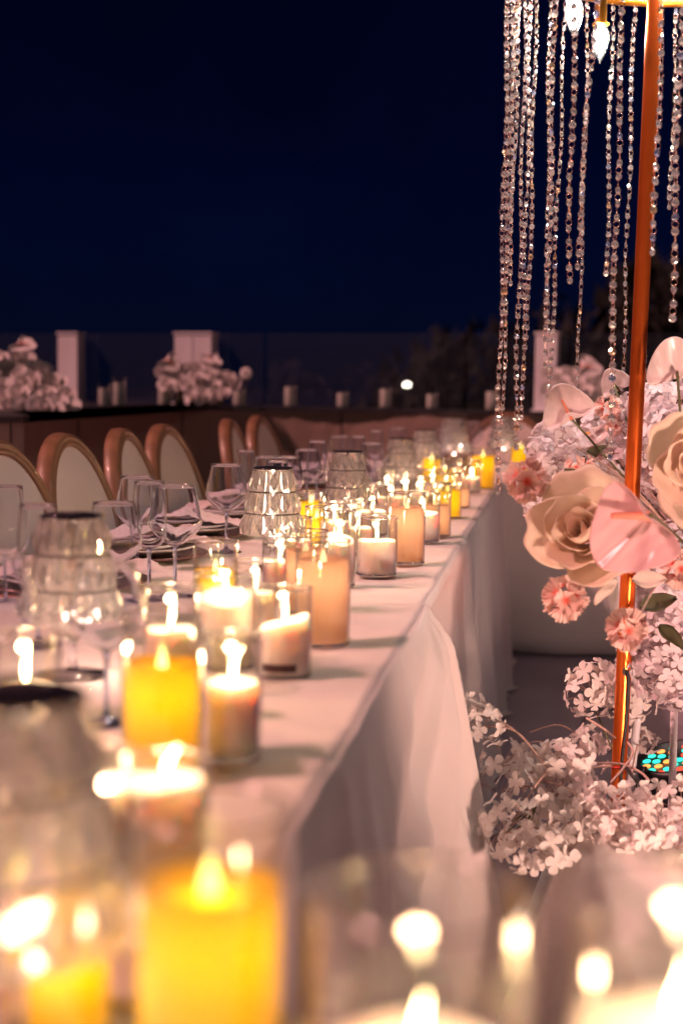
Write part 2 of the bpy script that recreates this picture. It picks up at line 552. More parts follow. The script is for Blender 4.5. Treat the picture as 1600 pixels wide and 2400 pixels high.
# ---- trees beyond the terrace
def tree(x, y, h, r, seed, label):
    rnd = random.Random(seed)
    t = thing('broadleaf_tree', label, 'tree', (x, y, -7), 0, 'dark trees beyond the terrace')
    tk = [(0, 0, 0), (0.2, 0.1, h * 0.35), (0.0, 0.2, h * 0.62)]
    b = B(); b.add(*g_tube(spline(tk, 4), [0.35 - 0.02 * i for i in range(9)], 8))
    for k in range(6):
        a = rnd.uniform(0, 2 * PI)
        b.add(*g_tube(spline([(0, 0.2, h * 0.5), (math.cos(a) * r * 0.5, math.sin(a) * r * 0.5, h * 0.68), (math.cos(a) * r * 0.8, math.sin(a) * r * 0.8, h * 0.85)], 3), [0.14] * 4 + [0.07] * 3, 6))
    ob('trunk', b.mesh('trunk', M['bark']), t)
    b = B()
    cl_ = [(rnd.uniform(-1, 1) * r * 0.8, rnd.uniform(-1, 1) * r * 0.8, h * rnd.uniform(0.58, 0.98), r * rnd.uniform(0.25, 0.45)) for _ in range(16)]
    for cx, cy_, cz, cr in cl_:
        for _ in range(230):
            d = Vector((rnd.gauss(0, 1), rnd.gauss(0, 1), rnd.gauss(0, 1))).normalized() * cr * rnd.uniform(0.5, 1.05)
            m = TRS(Vector((cx, cy_, cz)) + d, look((rnd.gauss(0, 1), rnd.gauss(0, 1), rnd.gauss(0, 1))), rnd.uniform(0.12, 0.3))
            b.add([(-0.5, -1, 0), (0.5, -1, 0), (0, 1, 0.2)], [(0, 1, 2)], m)
    ob('crown', b.mesh('crown', M['tree'], False), t)
tree(-1.0, 34, 9.0, 3.4, 1, 'low dark tree behind the railing, its crown lying left of all the crystal strands')
tree(3.2, 31, 10.6, 4.0, 2, 'dark tree behind the crystal strands, middle in height of the three trees')
tree(7.4, 26, 13.4, 6.0, 3, 'tallest dark tree rising behind the copper pole')

# distant lights
def lamp_post(x, y, z, col, s, label, name='distant_lamp'):
    t = thing(name, label, 'lamp', (x, y, -9))
    V, F = g_tube([(0, 0, 0), (0, 0, z + 8.7)], 0.06, 6); ob('pole', mesh('pole', V, F, M['metal_leg']), t)
    V, F = g_ball(0.075, 10, 6); ob('lamp_globe', mesh('lamp_globe', V, F, emit_mat(name + '_glow', col, s)), t, (0, 0, z + 9))
lamp_post(*(-4.581, 44.994, 1.187), (1.0, 0.85, 0.62), 26, 'warm white street lamp glowing far beyond the glass railing')
lamp_post(*(2.950, 46.155, 1.790), (0.05, 0.25, 1.0), 5, 'small blue lamp glowing in the dark just right of the copper pole')

# ================================================================ TABLES AND CLOTHS
XR, XL = -0.215, -1.08
def table(name, x0, x1, y0, y1, label, legs):
    t = thing(name, label, 'table', ((x0 + x1) / 2, (y0 + y1) / 2, 0))
    cx, cy_ = t.location.x, t.location.y
    V, F = g_box(x0 - cx + 0.02, x1 - cx - 0.02, y0 - cy_ + 0.02, y1 - cy_ - 0.02, 0.715, 0.74)
    ob('tabletop', mesh('tabletop', V, F, M['tabletop'], False), t)
    for lx, ly in legs:
        V, F = g_box(lx - cx - 0.017, lx - cx + 0.017, ly - cy_ - 0.017, ly - cy_ + 0.017, 0.0, 0.715)
        ob('leg', mesh('leg', V, F, M['metal_leg'], False), t)
    return t
table('banquet_table', XL, XR, 0.82, 6.02, 'long banquet table under white linen with chairs along its far side',
      [(x, y) for x in (XL + 0.1, XR - 0.08) for y in (1.0, 2.6, 4.2, 5.75)])
table('cross_table', -1.3, 3.0, 6.06, 6.95, 'far table set across the end of the long one', [(-0.235, 6.10), (-1.2, 6.85), (2.9, 6.12), (2.9, 6.85), (1.3, 6.12)])
table('near_table', -1.4, 1.3, -0.02, 0.80, 'nearest table, carrying the big blurred candles in the foreground', [(-1.3, 0.05), (-1.3, 0.7), (1.2, 0.05), (1.2, 0.7)])

def runner_cloth(y0, y1, z, seed, name, label, flare_end):
    """top plus right and left drops of one linen cloth lying along the long table"""
    def topz(x, y):
        return z + 0.0035 * vnoise(y * 9 + x * 5, seed) + 0.0016 * vnoise(x * 17 - y * 6, seed + 2)
    def folds(y):
        return 0.45 * (1.1 - math.sqrt(math.sin(y * 17 + 1.6 * math.sin(y * 4.1 + seed) + seed) ** 2 + 0.01)) + 0.35 * (0.5 + 0.5 * math.sin(y * 14.5 + 1.3 * math.sin(y * 3.1 + seed))) + 0.2 * (0.5 + 0.5 * math.sin(y * 33 + 2 * math.sin(y * 7)))
    def edge_x(y):
        return XR + (0.006 if flare_end else 0.0) + 0.003 * folds(y) ** 1.7 + 0.0015 * vnoise(y * 5, seed)
    NY = int((y1 - y0) * 150)
    b = B()
    # right drop
    def fr(u, v):
        y = y0 + (y1 - y0) * u
        drop = v
        # the end corner sags outwards in deep cone folds
        k = sm(y1 - 0.55, y1, y) if flare_end else 0.0
        yy = y + k * (0.42 * drop ** 1.05)
        x = edge_x(y) + 0.010 * math.sqrt(min(1, drop / 0.03)) + k * (0.05 * drop + 0.022 * sm(0, 0.10, drop))
        if not flare_end: x -= 0.024 * sm(0, 0.08, drop) * (1 - sm(2.95, 3.5, y))
        amp = 0.075 * drop ** 0.9 * (1.0 if flare_end else 0.03 + 0.97 * sm(3.0, 3.7, y))
        fo = folds(y)
        fo = fo ** 1.3
        x += amp * fo + (0.03 if flare_end else 0.018) * drop
        pass
        x += 0.003 * vnoise(y * 9 + drop * 4, seed + 4) * drop
        if flare_end:      # folds radiating from the lifted corner
            kk = sm(y1 - 1.25, y1 - 0.35, y)
            an = math.atan2(y1 - 0.02 - y + 0.03, drop + 0.04)
            sw = 1.15 - math.sqrt(math.sin(an * 9 + 0.8 + 0.4 * math.sin(an * 7)) ** 2 + 0.09); x += kk * 0.060 * (max(0, sw) ** 1.4 - 0.25) * min(1, drop * 1.8) ** 0.8
        zz = z - 0.006 * sm(0, 0.02, drop) - (0.735) * drop
        if zz < 0.012: x += 0.02; zz = 0.006 + 0.004 * fo
        return (x, yy, zz)
    b.add(*g_grid(fr, NY, 120 if flare_end else 50))
    def ft(u, v):
        y = y0 + (y1 - y0) * u
        ex = edge_x(y)
        x = ex + (XL - ex) * v
        zz = z + (topz(x, y) - z) * min(1, v * 25)
        return (x, y, zz)
    V, F = g_grid(ft, NY // 2, 60)
    # weld the edge
    b.add(V, F)
    def fl(u, v):
        y = y0 + (y1 - y0) * u
        return (XL - 0.01 - (0.01 + 0.03 * v) * folds(y + 3) - 0.02 * v, y, z - 0.004 - 0.42 * v)
    b.add(*g_grid(fl, NY // 2, 6))
    o = ob(name, b.mesh(name, M['cloth']))
    m = o.modifiers.new('thickness', 'SOLIDIFY'); m.thickness = 0.0012; m.offset = 0
    return tag(o, label, 'tablecloth')
runner_cloth(0.80, 2.42, 0.7475, 1.0, 'tablecloth', 'nearer white linen on the long table, its corner falling in a deep fan of folds', True)
runner_cloth(2.30, 6.04, 0.7435, 4.0, 'tablecloth', 'farther white linen on the long table, hanging in narrow folds beside the floor', False)

def cross_cloth(x0, x1, y0, y1, z, name, label, seed, col='cloth', front=True):
    b = B()
    b.add(*g_grid(lambda u, v: (x0 + (x1 - x0) * u, y0 + (y1 - y0) * v, z + 0.002 * vnoise(u * 40, seed) * math.sin(v * PI)), 140, 30))
    def fr(u, v, s):
        x = x0 + (x1 - x0) * u
        fo = (0.5 + 0.5 * math.sin(x * 13 + math.sin(x * 3.3 + seed) * 1.4)) ** 1.6
        amp = 0.006 + 0.035 * v
        yy = (y0 if s < 0 else y1) + s * (0.008 + amp * fo + 0.02 * v)
        return (x, yy, z - 0.735 * v if v > 0 else z)
    b.add(*g_grid(lambda u, v: fr(u, v, -1), 260, 10))
    b.add(*g_grid(lambda u, v: fr(u, v, 1), 260, 10))
    for s, xe in ((-1, x0), (1, x1)):
        b.add(*g_grid(lambda u, v: (xe + s * (0.006 + 0.03 * v * (0.5 + 0.5 * math.sin(u * 14))), y0 + (y1 - y0) * u, z - 0.735 * v), 20, 8))
    o = ob(name, b.mesh(name, M[col]))
    m = o.modifiers.new('thickness', 'SOLIDIFY'); m.thickness = 0.0012; m.offset = 0
    return tag(o, label, 'tablecloth')
cross_cloth(-1.3, 3.0, 6.05, 6.95, 0.7435, 'tablecloth', 'white linen on the far cross table, its skirt falling in shade to the floor', 2.0)
cross_cloth(-1.4, 1.3, -0.02, 0.795, 0.7435, 'tablecloth', 'white linen on the nearest table under the blurred candles', 5.0)

# ================================================================ CHAIRS
def oval_chair(loc, rz, label, group='oval backed chairs along the long table'):
    t = thing('dining_chair', label, 'chair', loc, rz, group)
    # local: +x is the way the chair faces, back plane near x=0
    W2, H2, zc = 0.245, 0.292, 0.703
    tilt = 0.25
    def P3(a, rr, dx):
        y = (W2 + rr) * math.cos(a); z = (H2 + rr) * math.sin(a)
        return (-(z) * tilt + dx, y, zc + z)
    prof = [(0.000, -0.020), (0.004, -0.026), (0.012, -0.028), (0.018, -0.019), (0.022, -0.028), (0.028, -0.027), (0.034, -0.021), (0.036, 0.0), (0.034, 0.021), (0.028, 0.027), (0.022, 0.028), (0.018, 0.019), (0.012, 0.028), (0.004, 0.026), (0.0, 0.020)]
    prof = [((r - 0.036) * 0.95, d * 0.80) for r, d in prof]
    V, F = [], []
    n = 56; m_ = len(prof)
    for i in range(n):
        a = 2 * PI * i / n
        for r, d in prof: V.append(P3(a, r, d))
    for i in range(n):
        for k in range(m_):
            F.append((i * m_ + k, ((i + 1) % n) * m_ + k, ((i + 1) % n) * m_ + (k + 1) % m_, i * m_ + (k + 1) % m_))
    me = bpy.data.meshes.get('back_frame')
    if me: 
        ms = {k: bpy.data.meshes[k] for k in ('back_frame', 'back_pad', 'seat', 'seat_rail', 'chair_leg', 'back_post')}
    else:
        ms = {'back_frame': mesh('back_frame', V, F, M['wood'])}
        V, F = [(-0.0 + 0.0, 0, zc)], []
        b = B()
        for sgn in (1, -1):
            V, F = [], []
            rings = 6
            for j in range(rings + 1):
                q = 1 - j / rings
                for i in range(40):
                    a = 2 * PI * i / 40
                    y = (W2 - 0.032) * q * math.cos(a); z = (H2 - 0.032) * q * math.sin(a)
                    V.append((-z * tilt + sgn * (0.012 + 0.016 * math.sqrt(max(0, 1 - q * q))), y, zc + z))
            for j in range(rings):
                for i in range(40):
                    F.append((j * 40 + i, j * 40 + (i + 1) % 40, (j + 1) * 40 + (i + 1) % 40, (j + 1) * 40 + i))
            b.add(V, F)
        ms['back_pad'] = b.mesh('back_pad', M['upholstery'])
        def fs(u, v):
            x = 0.03 + 0.44 * v; w = 0.20 + 0.045 * v
            y = (u * 2 - 1) * w
            e = min(1, 6 * min(u, 1 - u)) * min(1, 6 * min(v, 1 - v))
            return (x, y, 0.445 + 0.04 * math.sqrt(e))
        ms['seat'] = mesh('seat', *g_grid(fs, 16, 14), M['upholstery'])
        V, F = g_box(0.02, 0.48, -0.245, 0.245, 0.385, 0.444)
        ms['seat_rail'] = mesh('seat_rail', V, F, M['wood'], False)
        ms['chair_leg'] = mesh('chair_leg', *g_lathe([(0.011, 0), (0.013, 0.03), (0.017, 0.2), (0.021, 0.33), (0.026, 0.345), (0.022, 0.36), (0.026, 0.384)], 12), M['wood'])
        ms['back_post'] = mesh('back_post', *g_tube([(0.03, 0, 0.44), (0.022, 0, 0.52)], 0.018, 8), M['wood'])
    ob('back_frame', ms['back_frame'], t); ob('back_pad', ms['back_pad'], t)
    ob('seat', ms['seat'], t); ob('seat_rail', ms['seat_rail'], t)
    for lx, ly in ((0.05, -0.21), (0.05, 0.21), (0.44, -0.22), (0.44, 0.22)):
        ob('leg', ms['chair_leg'], t, (lx, ly, 0))
    for ly in (-0.13, 0.13): ob('back_post', ms['back_post'], t, (0, ly, 0))
    return t
for y, dx, rz, lab in ((2.50, -0.02, 0.05, 'oval backed chair nearest the camera, cut by the photograph edge beside the tall blurred glass'),
                   (2.95, 0.0, -0.05, 'oval backed chair at the picture edge, second one back along the table'),
                   (3.40, 0.0, -0.02, 'oval backed chair whose whole rounded top shows, first after the cut off one'),
                   (3.855, 0.01, 0.05, 'oval backed chair between the first whole one and the one before the gap'),
                   (4.32, 0.0, -0.04, 'oval backed chair just before the wide gap in the row'),
                   (5.15, 0.02, 0.06, 'oval backed chair just after the wide gap in the row, above the lone wine glass'),
                   (5.77, 0.0, -0.05, 'smallest and farthest oval backed chair at the end of the row')):
    oval_chair((-1.135 + dx, y, 0), rz, lab)
oval_chair((-0.222, 7.349, 0), -PI / 2, 'pale oval chair behind the far cross table, above the yellow candle', 'chairs behind the cross table')
oval_chair((0.85, 7.25, 0), -PI / 2 + 0.05, 'oval chair behind the far cross table, hidden partly by pink flowers', 'chairs behind the cross table')

# ================================================================ CANDLES
def cup_mesh(D, H):
    r = D / 2; t = 0.0
    b = B()
    b.add(*g_lathe([(r, 0.004), (r, H)], 48)); b.add(*g_lathe([(r - 0.0019, H - 0.0005), (r - 0.0019, 0.006)], 48))
    return b.mesh('glass_cylinder', M['glass'])
def rim_mesh(D):
    return mesh('glass_rim', *g_torus(D / 2 - 0.0004, 0.0014, 40, 8), M['rim'])
def base_mesh(D):
    r = D / 2
    return mesh('glass_base', *g_lathe([(0.001, 0.0), (r - 0.003, 0.0), (r, 0.002), (r, 0.0045), (r - 0.003, 0.006), (0.001, 0.006)], 40), M['stemglass'])
def wax_mesh(r, z0, z1, mat, tilt=0.0, melt=0.004, seed=0):
    V, F = [], []
    seg = 32
    prof = [(0.3, z0), (0.96, z0), (1, z0 + 0.003), (1, z1 - 0.004), (0.98, z1 - 0.001), (0.93, z1), (0.8, z1 - melt), (0.4, z1 - melt * 1.4), (0.02, z1 - melt * 1.6)]
    for q, z in prof:
        for i in range(seg):
            a = 2 * PI * i / seg
            dz = 0
            if z > z0 + 0.01: dz = tilt * q * r * math.cos(a + seed) + 0.0012 * math.sin(a * 3 + seed) * q
            V.append((r * q * math.cos(a), r * q * math.sin(a), z + dz))
    for j in range(len(prof) - 1):
        for i in range(seg):
            F.append((j * seg + i, j * seg + (i + 1) % seg, (j + 1) * seg + (i + 1) % seg, (j + 1) * seg + i))
    F.append(tuple(range(seg))[::-1])
    F.append(tuple((len(prof) - 1) * seg + i for i in range(seg)))
    return mesh('wax', V, F, mat)
def flame_mesh(h, w, bend, seed):
    pts = []; rad = []
    for i in range(10):
        t = i / 9
        pts.append((bend * h * t * t + 0.022 * h * math.sin(t * 5 + seed), 0.02 * h * math.sin(t * 4 + seed * 2), h * t))
        rad.append(max(0.0004, w * (math.sin(PI * min(1, 0.12 + t * 0.95) ** 0.75)) * (1 - t * 0.25)))
    return mesh('flame', *g_tube(pts, rad, 10), M['flame'])
CAND = 'glass held candles on the tables'
FLAME_P = 0.36
LIGHTS = 0
def candle(kind, pos, D, H, wh, label, fh=0.034, tilt=0.0, seed=None, wr=None, bend=0.1, p=1.0, z=0.748):
    fh *= 0.88
    global LIGHTS
    seed = LIGHTS * 1.7 if seed is None else seed
    LIGHTS += 1
    t = thing('glass_candle', label, 'candle', (pos[0], pos[1], z), 0, CAND)
    ob('glass_cylinder', cup_mesh(D, H), t)
    ob('glass_rim', rim_mesh(D), t, (0, 0, H)); ob('glass_base', base_mesh(D), t)
    r = (wr or (D / 2 - 0.003))
    if kind == 'white':
        ob('wax', wax_mesh(r, 0.0065, wh, M['wax'], tilt, 0.004, seed), t)
        V, F = g_tube([(0, 0, wh - 0.009), (0.0003, 0, wh + 0.002), (0.0015, 0, wh + 0.008)], 0.0010, 6)
        ob('wick', mesh('wick', V, F, M['wick']), t)
        ob('flame', flame_mesh(fh, fh * 0.10, bend, seed), t, (0.0005, 0, wh + 0.003))
        ld = bpy.data.lights.new('candle_light', 'POINT')
        ld.energy = FLAME_P * p; ld.color = (1.0, 0.57, 0.30); ld.shadow_soft_size = 0.006
        ob('candle_light', ld, t, (0.002, 0, wh + 0.003 + fh * 0.62))
    else:
        mat, tip, col, e = ((M['peach'], M['led_tip_peach'], (1.0, 0.62, 0.40), 0.055) if kind == 'peach' else
                            (M['yellow'], M['led_tip'], (1.0, 0.70, 0.05), 0.07))
        ob('wax', wax_mesh(r, 0.0065, wh, mat, tilt, 0.006, seed), t)
        V, F = g_lathe([(0.0045, 0), (0.0052, 0.004), (0.004, 0.010), (0.0018, 0.017), (0.0003, 0.021)], 12)
        ob('led_flame', mesh('led_flame', V, F, tip), t, (0, 0, wh - 0.006))
        ld = bpy.data.lights.new('led_light', 'POINT')
        ld.energy = e * p; ld.color = col; ld.shadow_soft_size = 0.008
        ob('led_light', ld, t, (0, 0, wh - 0.028))
    return t
# the row beside the drop of the cloth, from far to near
candle('yellow', (-0.250, 5.287), 0.092, 0.15, 0.122, 'bright yellow pillar candle at the far end of the table below the hanging crystals')
candle('white', (-0.279, 5.077), 0.066, 0.115, 0.055, 'low white candle in glass right before the farthest yellow pillar')
candle('peach', (-0.285, 4.422), 0.075, 0.13, 0.06, 'low peach candle in a broad glass, third from the far end of the edge row')
candle('yellow', (-0.290, 4.061), 0.078, 0.128, 0.080, 'slim looking yellow candle in the edge row, half covered by a peach one in front')
candle('peach', (-0.285, 3.555), 0.080, 0.132, 0.080, 'half height peach candle right behind the white candle that follows the tall beige one')
candle('white', (-0.301, 3.408), 0.080, 0.118, 0.070, 'white candle in glass just behind the tall sharp beige candle', tilt=-0.1)
candle('peach', (-0.298, 2.980), 0.078, 0.150, 0.120, 'tall beige candle standing sharp beside the short white candle in focus')
candle('white', (-0.337, 2.779), 0.082, 0.115, 0.070, 'short white candle in focus at the cloth edge with a wavy flame', fh=0.036, bend=-0.1)
candle('white', (-0.387, 2.610), 0.062, 0.142, 0.088, 'white candle with slanted top left of the short one in focus', fh=0.038, tilt=-0.35)
candle('peach', (-0.320, 2.004), 0.080, 0.152, 0.125, 'tall peach candle, nearest of the peach ones, beside the slanted white candle with dark sticker')
candle('peach', (-0.394, 2.287), 0.072, 0.135, 0.105, 'peach candle mostly hidden behind the nearest tall peach one')
D3 = candle('white', (-0.332, 1.768), 0.072, 0.115, 0.072, 'white candle with slanted top and a dark sticker at its foot', fh=0.036, tilt=0.28)
candle('white', (-0.419, 1.812), 0.080, 0.125, 0.095, 'broad white candle behind the yellow and white pair, its top sloping to the right', fh=0.034, tilt=-0.25, p=0.5)
candle('yellow', (-0.501, 2.100), 0.068, 0.135, 0.092, 'yellow candle behind the broad sloping white candle')
candle('white', (-0.445, 1.640), 0.068, 0.13, 0.080, 'white candle with tall flame standing behind the big mid table yellow candle', fh=0.042)
candle('yellow', (-0.359, 1.290), 0.078, 0.155, 0.110, 'large yellow candle mid table, a white one close on its right')
candle('white', (-0.308, 1.365), 0.060, 0.125, 0.078, 'blurred white candle close to the cloth edge, right of the large yellow one', fh=0.036, bend=0.3)
candle('white', (-0.260, 0.945), 0.062, 0.11, 0.098, 'pale pillar candle with its flame just below the large mid table yellow candle', fh=0.022, bend=0.4, p=0.4)
candle('white', (-0.310, 0.924), 0.060, 0.12, 0.098, 'strongly blurred candle left of the pale pillar, under the nearest faceted lamp rim', fh=0.026)
candle('white', (-0.359, 0.915), 0.060, 0.12, 0.100, 'strongly blurred candle at the lower edge of the picture behind the nearest lamp', fh=0.028)
candle('white', (-0.497, 1.297), 0.072, 0.13, 0.082, 'candle with bright flame just above the dark rim of the nearest lamp', fh=0.036)
# second file of candles, deeper on the table
candle('white', (-0.441, 3.532), 0.078, 0.122, 0.062, 'white candle in glass directly behind the short one in focus', fh=0.036)
candle('white', (-0.445, 3.987), 0.078, 0.11, 0.062, 'small white candle seen between two faceted lamps above the tall beige one', fh=0.032)
candle('white', (-0.432, 4.249), 0.078, 0.115, 0.062, 'small white candle above the beige one, farther than its neighbour by one glass', fh=0.032)
candle('white', (-0.373, 4.120), 0.075, 0.112, 0.068, 'white candle behind the white and peach pair of the edge row', fh=0.03)
candle('white', (-0.371, 4.495), 0.075, 0.112, 0.068, 'distant white candle before the yellow glow of the far edge row', fh=0.03)
candle('yellow', (-0.367, 4.942), 0.075, 0.125, 0.085, 'distant small yellow candle under the sixth faceted lamp')
candle('white', (-0.465, 3.060), 0.070, 0.118, 0.078, 'white candle behind the slanted narrow one, under the third faceted lamp', fh=0.034)
candle('yellow', (-0.573, 3.391), 0.070, 0.118, 0.092, 'yellow candle in glass between the second and third faceted lamps, farther of two')
candle('yellow', (-0.505, 3.066), 0.052, 0.108, 0.085, 'narrow yellow candle in glass between the second and third faceted lamps, nearer of two')
candle('white', (-0.512, 2.836), 0.070, 0.105, 0.060, 'white candle at the foot of the second faceted lamp', fh=0.036)
candle('yellow', (-0.452, 5.430), 0.072, 0.12, 0.10, 'yellow candle behind the fifth faceted lamp')
candle('white', (-0.495, 5.111), 0.072, 0.11, 0.06, 'tiny white candle behind the fourth faceted lamp', fh=0.03)
candle('yellow', (-0.135, 6.481), 0.095, 0.14, 0.105, 'yellow candle on the far cross table behind the peach carnation')
candle('yellow', (0.107, 6.754), 0.09, 0.14, 0.1, 'second yellow candle on the far cross table, hidden mostly by flowers')
candle('white', (-0.419, 2.006), 0.064, 0.118, 0.074, 'white candle half hidden between the broad sloping one and the stickered one', fh=0.034)
candle('white', (-0.421, 3.121), 0.070, 0.120, 0.060, 'white candle peeking between the short focused one and the narrow slanted one', fh=0.034)
candle('white', (-0.523, 3.734), 0.066, 0.105, 0.056, 'small white candle at the foot of the dark topped lamp', fh=0.03)
candle('white', (-0.523, 4.549), 0.070, 0.105, 0.058, 'small distant candle at the foot of the fourth faceted lamp', fh=0.03)
candle('peach', (-0.337, 5.279), 0.072, 0.118, 0.075, 'small far peach candle beside the farthest low white one', fh=0.03)
candle('white', (-0.464, 2.426), 0.062, 0.11, 0.068, 'white candle between the streaked lamp and the hidden peach candle', fh=0.034)
# the nearest table
candle('yellow', (-0.172, 0.713), 0.087, 0.150, 0.110, 'huge blurred yellow candle with glowing flame tip in the lower foreground', p=0.9, wr=0.0372)
candle('white', (-0.051, 0.606), 0.098, 0.150, 0.078, 'huge blurred candle at the bottom of the picture centre with round reflections above', fh=0.026, bend=0.05, p=0.4)
candle('white', (0.061, 0.625), 0.098, 0.150, 0.090, 'huge blurred candle in the lower corner beneath the pink draped mound', fh=0.032, p=0.4)
candle('yellow', (-0.266, 0.752), 0.060, 0.12, 0.09, 'blurred yellow candle behind the nearest faceted lamp in the lower corner')
# sticker on the candle
V, F = [], []
for j in (0.012, 0.022):
    for i in range(9):
        a = R(-125 + i * 9)
        V.append((0.0365 * math.cos(a), 0.0365 * math.sin(a), j))
F = [(i, i + 1, 10 + i, 9 + i) for i in range(8)]
ob('sticker', mesh('sticker', V, F, M['sticker']), D3)

# unlit jar candles on the ledge
def jar(px_pos, D, H, wh, label):
    t = thing('jar_candle', label, 'candle', (px_pos[0], px_pos[1], LEDGE_Z), 0, 'unlit jar candles along the ledge')
    ob('glass_cylinder', cup_mesh(D, H), t)
    ob('wax', wax_mesh(D / 2 - 0.002, 0.006, wh, M['dullwax']), t)
    V, F = g_tube([(0, 0, wh - 0.006), (0, 0, wh + 0.01)], 0.001, 5)
    ob('wick', mesh('wick', V, F, M['wick']), t)
for pos, D, H, wh, lab in (((-2.305, 7.159), .065, .115, .09, 'unlit jar candle, shorter of the pair beside the lone white post'),
                       ((-2.258, 7.267), .07, .15, .12, 'unlit jar candle, taller of the pair beside the lone white post'),
                       ((-2.117, 7.644), .075, .105, .085, 'unlit jar candle at the near foot of the middle rose cluster'),
                       ((-2.048, 7.705), .065, .12, .10, 'unlit jar candle before the double white posts'),
                       ((-1.742, 7.851), .075, .11, .085, 'unlit cream jar candle under the lone flower ball of the ledge'),
                       ((-1.457, 7.893), .076, .13, .11, 'unlit jar candle on the ledge standing alone above the second chair gap'),
                       ((-1.160, 7.886), .072, .10, .08, 'unlit jar candle above the third faceted lamp'),
                       ((-0.916, 7.871), .075, .13, .105, 'unlit jar candle on the ledge just left of the glowing street lamp'),
                       ((-0.658, 7.858), .072, .10, .08, 'unlit jar candle on the ledge just right of the glowing street lamp'),
                       ((-0.330, 7.856), .075, .12, .10, 'unlit jar candle behind the longest crystal strand')):
    jar(pos, D, H, wh, lab)

# ================================================================ FACETED TABLE LAMPS
def shade_mesh():
    N = 16
    tiers = 3
    z0, z1 = 0.072, 0.203
    R0, R1 = 0.066, 0.039
    V, F = [], []
    def rad(z): return R0 + (R1 - R0) * (z - z0) / (z1 - z0)
    th = (z1 - z0) / tiers
    b = B()
    for k in range(tiers):
        a0 = z0 + k * th + 0.0006; a1 = z0 + (k + 1) * th - 0.0024
        am = a0 + (a1 - a0) * 0.42
        V = []; F = []
        n = N
        # rows: bottom N, mid 2N (alternating in/out), top N
        for i in range(n):
            a = 2 * PI * (i + 0.5) / n
            V.append((rad(a0) * math.cos(a), rad(a0) * math.sin(a), a0))
        for i in range(n):
            a = 2 * PI * i / n
            r = rad(am) + 0.0055
            V.append((r * math.cos(a), r * math.sin(a), am))
        for i in range(n):
            a = 2 * PI * (i + 0.5) / n
            r = rad(am) - 0.0022
            V.append((r * math.cos(a), r * math.sin(a), am + 0.004))
        for i in range(n):
            a = 2 * PI * (i + 0.0) / n
            V.append((rad(a1) * math.cos(a) * 1.0, rad(a1) * math.sin(a), a1))
        for i in range(n):
            a = 2 * PI * (i + 0.5) / n
            V.append(((rad(a1) - 0.001) * math.cos(a), (rad(a1) - 0.001) * math.sin(a), a1))
        b0, mo, mi, t0, t1 = 0, n, 2 * n, 3 * n, 4 * n
        for i in range(n):
            j = (i + 1) % n
            F += [(b0 + (i - 1) % n, b0 + i, mo + i), (b0 + i, mi + i, mo + i), (b0 + i, mo + j, mi + i),
                  (mo + i, mi + i, t1 + i), (mi + i, mo + j, t1 + i), (mo + i, t1 + i, t0 + i), (mo + j, t0 + j, t1 + i)]
        b.add(V, F)
        # inner wall and lips
        q = 0.0065
        Vi = []
        for (z, r) in ((a0, rad(a0) - q), (a1, rad(a1) - q)):
            for i in range(n * 2):
                a = PI * i / n
                Vi.append((r * math.cos(a), r * math.sin(a), z))
        Fi = [(i, 2 * n + i, 2 * n + (i + 1) % (2 * n), (i + 1) % (2 * n)) for i in range(2 * n)]
        off = len(b.V)
        b.add(Vi, Fi)
        base = off - len(V)
        for i in range(n):
            # bottom lip : outer bottom vertex i sits at (i+0.5) -> inner index 2i+1
            j = (i + 1) % n
            b.F.append((base + i, off + 2 * i + 1, off + (2 * i + 2) % (2 * n)))
            b.F.append((base + i, off + (2 * i + 2) % (2 * n), base + j))
            b.F.append((base + j, off + (2 * i + 2) % (2 * n), off + (2 * i + 3) % (2 * n)))
            b.F.append((base + t0 + i, base + t1 + i, off + 2 * n + 2 * i + 1, off + 2 * n + 2 * i))
            b.F.append((base + t1 + i, base + t0 + j, off + 2 * n + (2 * i + 2) % (2 * n), off + 2 * n + 2 * i + 1))
    # band rings between tiers
    me = b.mesh('lamp_shade', M['shade'], False)
    bm = bmesh.new(); bm.from_mesh(me); bmesh.ops.recalc_face_normals(bm, faces=bm.faces); bm.to_mesh(me); bm.free()
    return me
LM = {}
LM['shade'] = shade_mesh()
LM['bands'] = []
for k in range(1, 3):
    z = 0.072 + 0.131 * k / 3 - 0.0009
    r = 0.066 + (0.039 - 0.066) * (z - 0.072) / 0.131 - 0.002
    LM['bands'].append(mesh('shade_band', *g_lathe([(r, z - 0.0013), (r + 0.0012, z), (r, z + 0.0013), (r - 0.003, z)], 36, True), M['darkcap']))
LM['cap'] = mesh('top_cap', *g_lathe([(0.0005, 0.203), (0.034, 0.203), (0.0405, 0.2035), (0.0405, 0.206), (0.036, 0.2075), (0.0005, 0.2078)], 36), M['darkcap'])
LM['ball'] = mesh('crystal_ball', *g_ball(0.0125, 12, 7), M['shade'], False)
LM['stem'] = mesh('lamp_stem', *g_lathe([(0.0005, 0.010), (0.008, 0.010), (0.0065, 0.016), (0.0055, 0.03), (0.0055, 0.044)], 14), M['stemglass'])
LM['foot'] = mesh('lamp_foot', *g_lathe([(0.0005, 0.0), (0.040, 0.0), (0.043, 0.0025), (0.042, 0.006), (0.02, 0.0085), (0.0005, 0.0095)], 36), M['stemglass'])
LM['rod'] = mesh('shade_rod', *g_tube([(0, 0, 0.067), (0, 0, 0.204)], 0.0035, 8), M['link'])
LM['rod_streak'] = mesh('flame_streak_rod', *g_tube([(0, 0, 0.067), (0, 0, 0.204)], 0.0028, 8), emit_mat('painted_flame_streak', (1.0, 0.72, 0.5), 9))  # glow stands in for candle flames mirrored as a streak
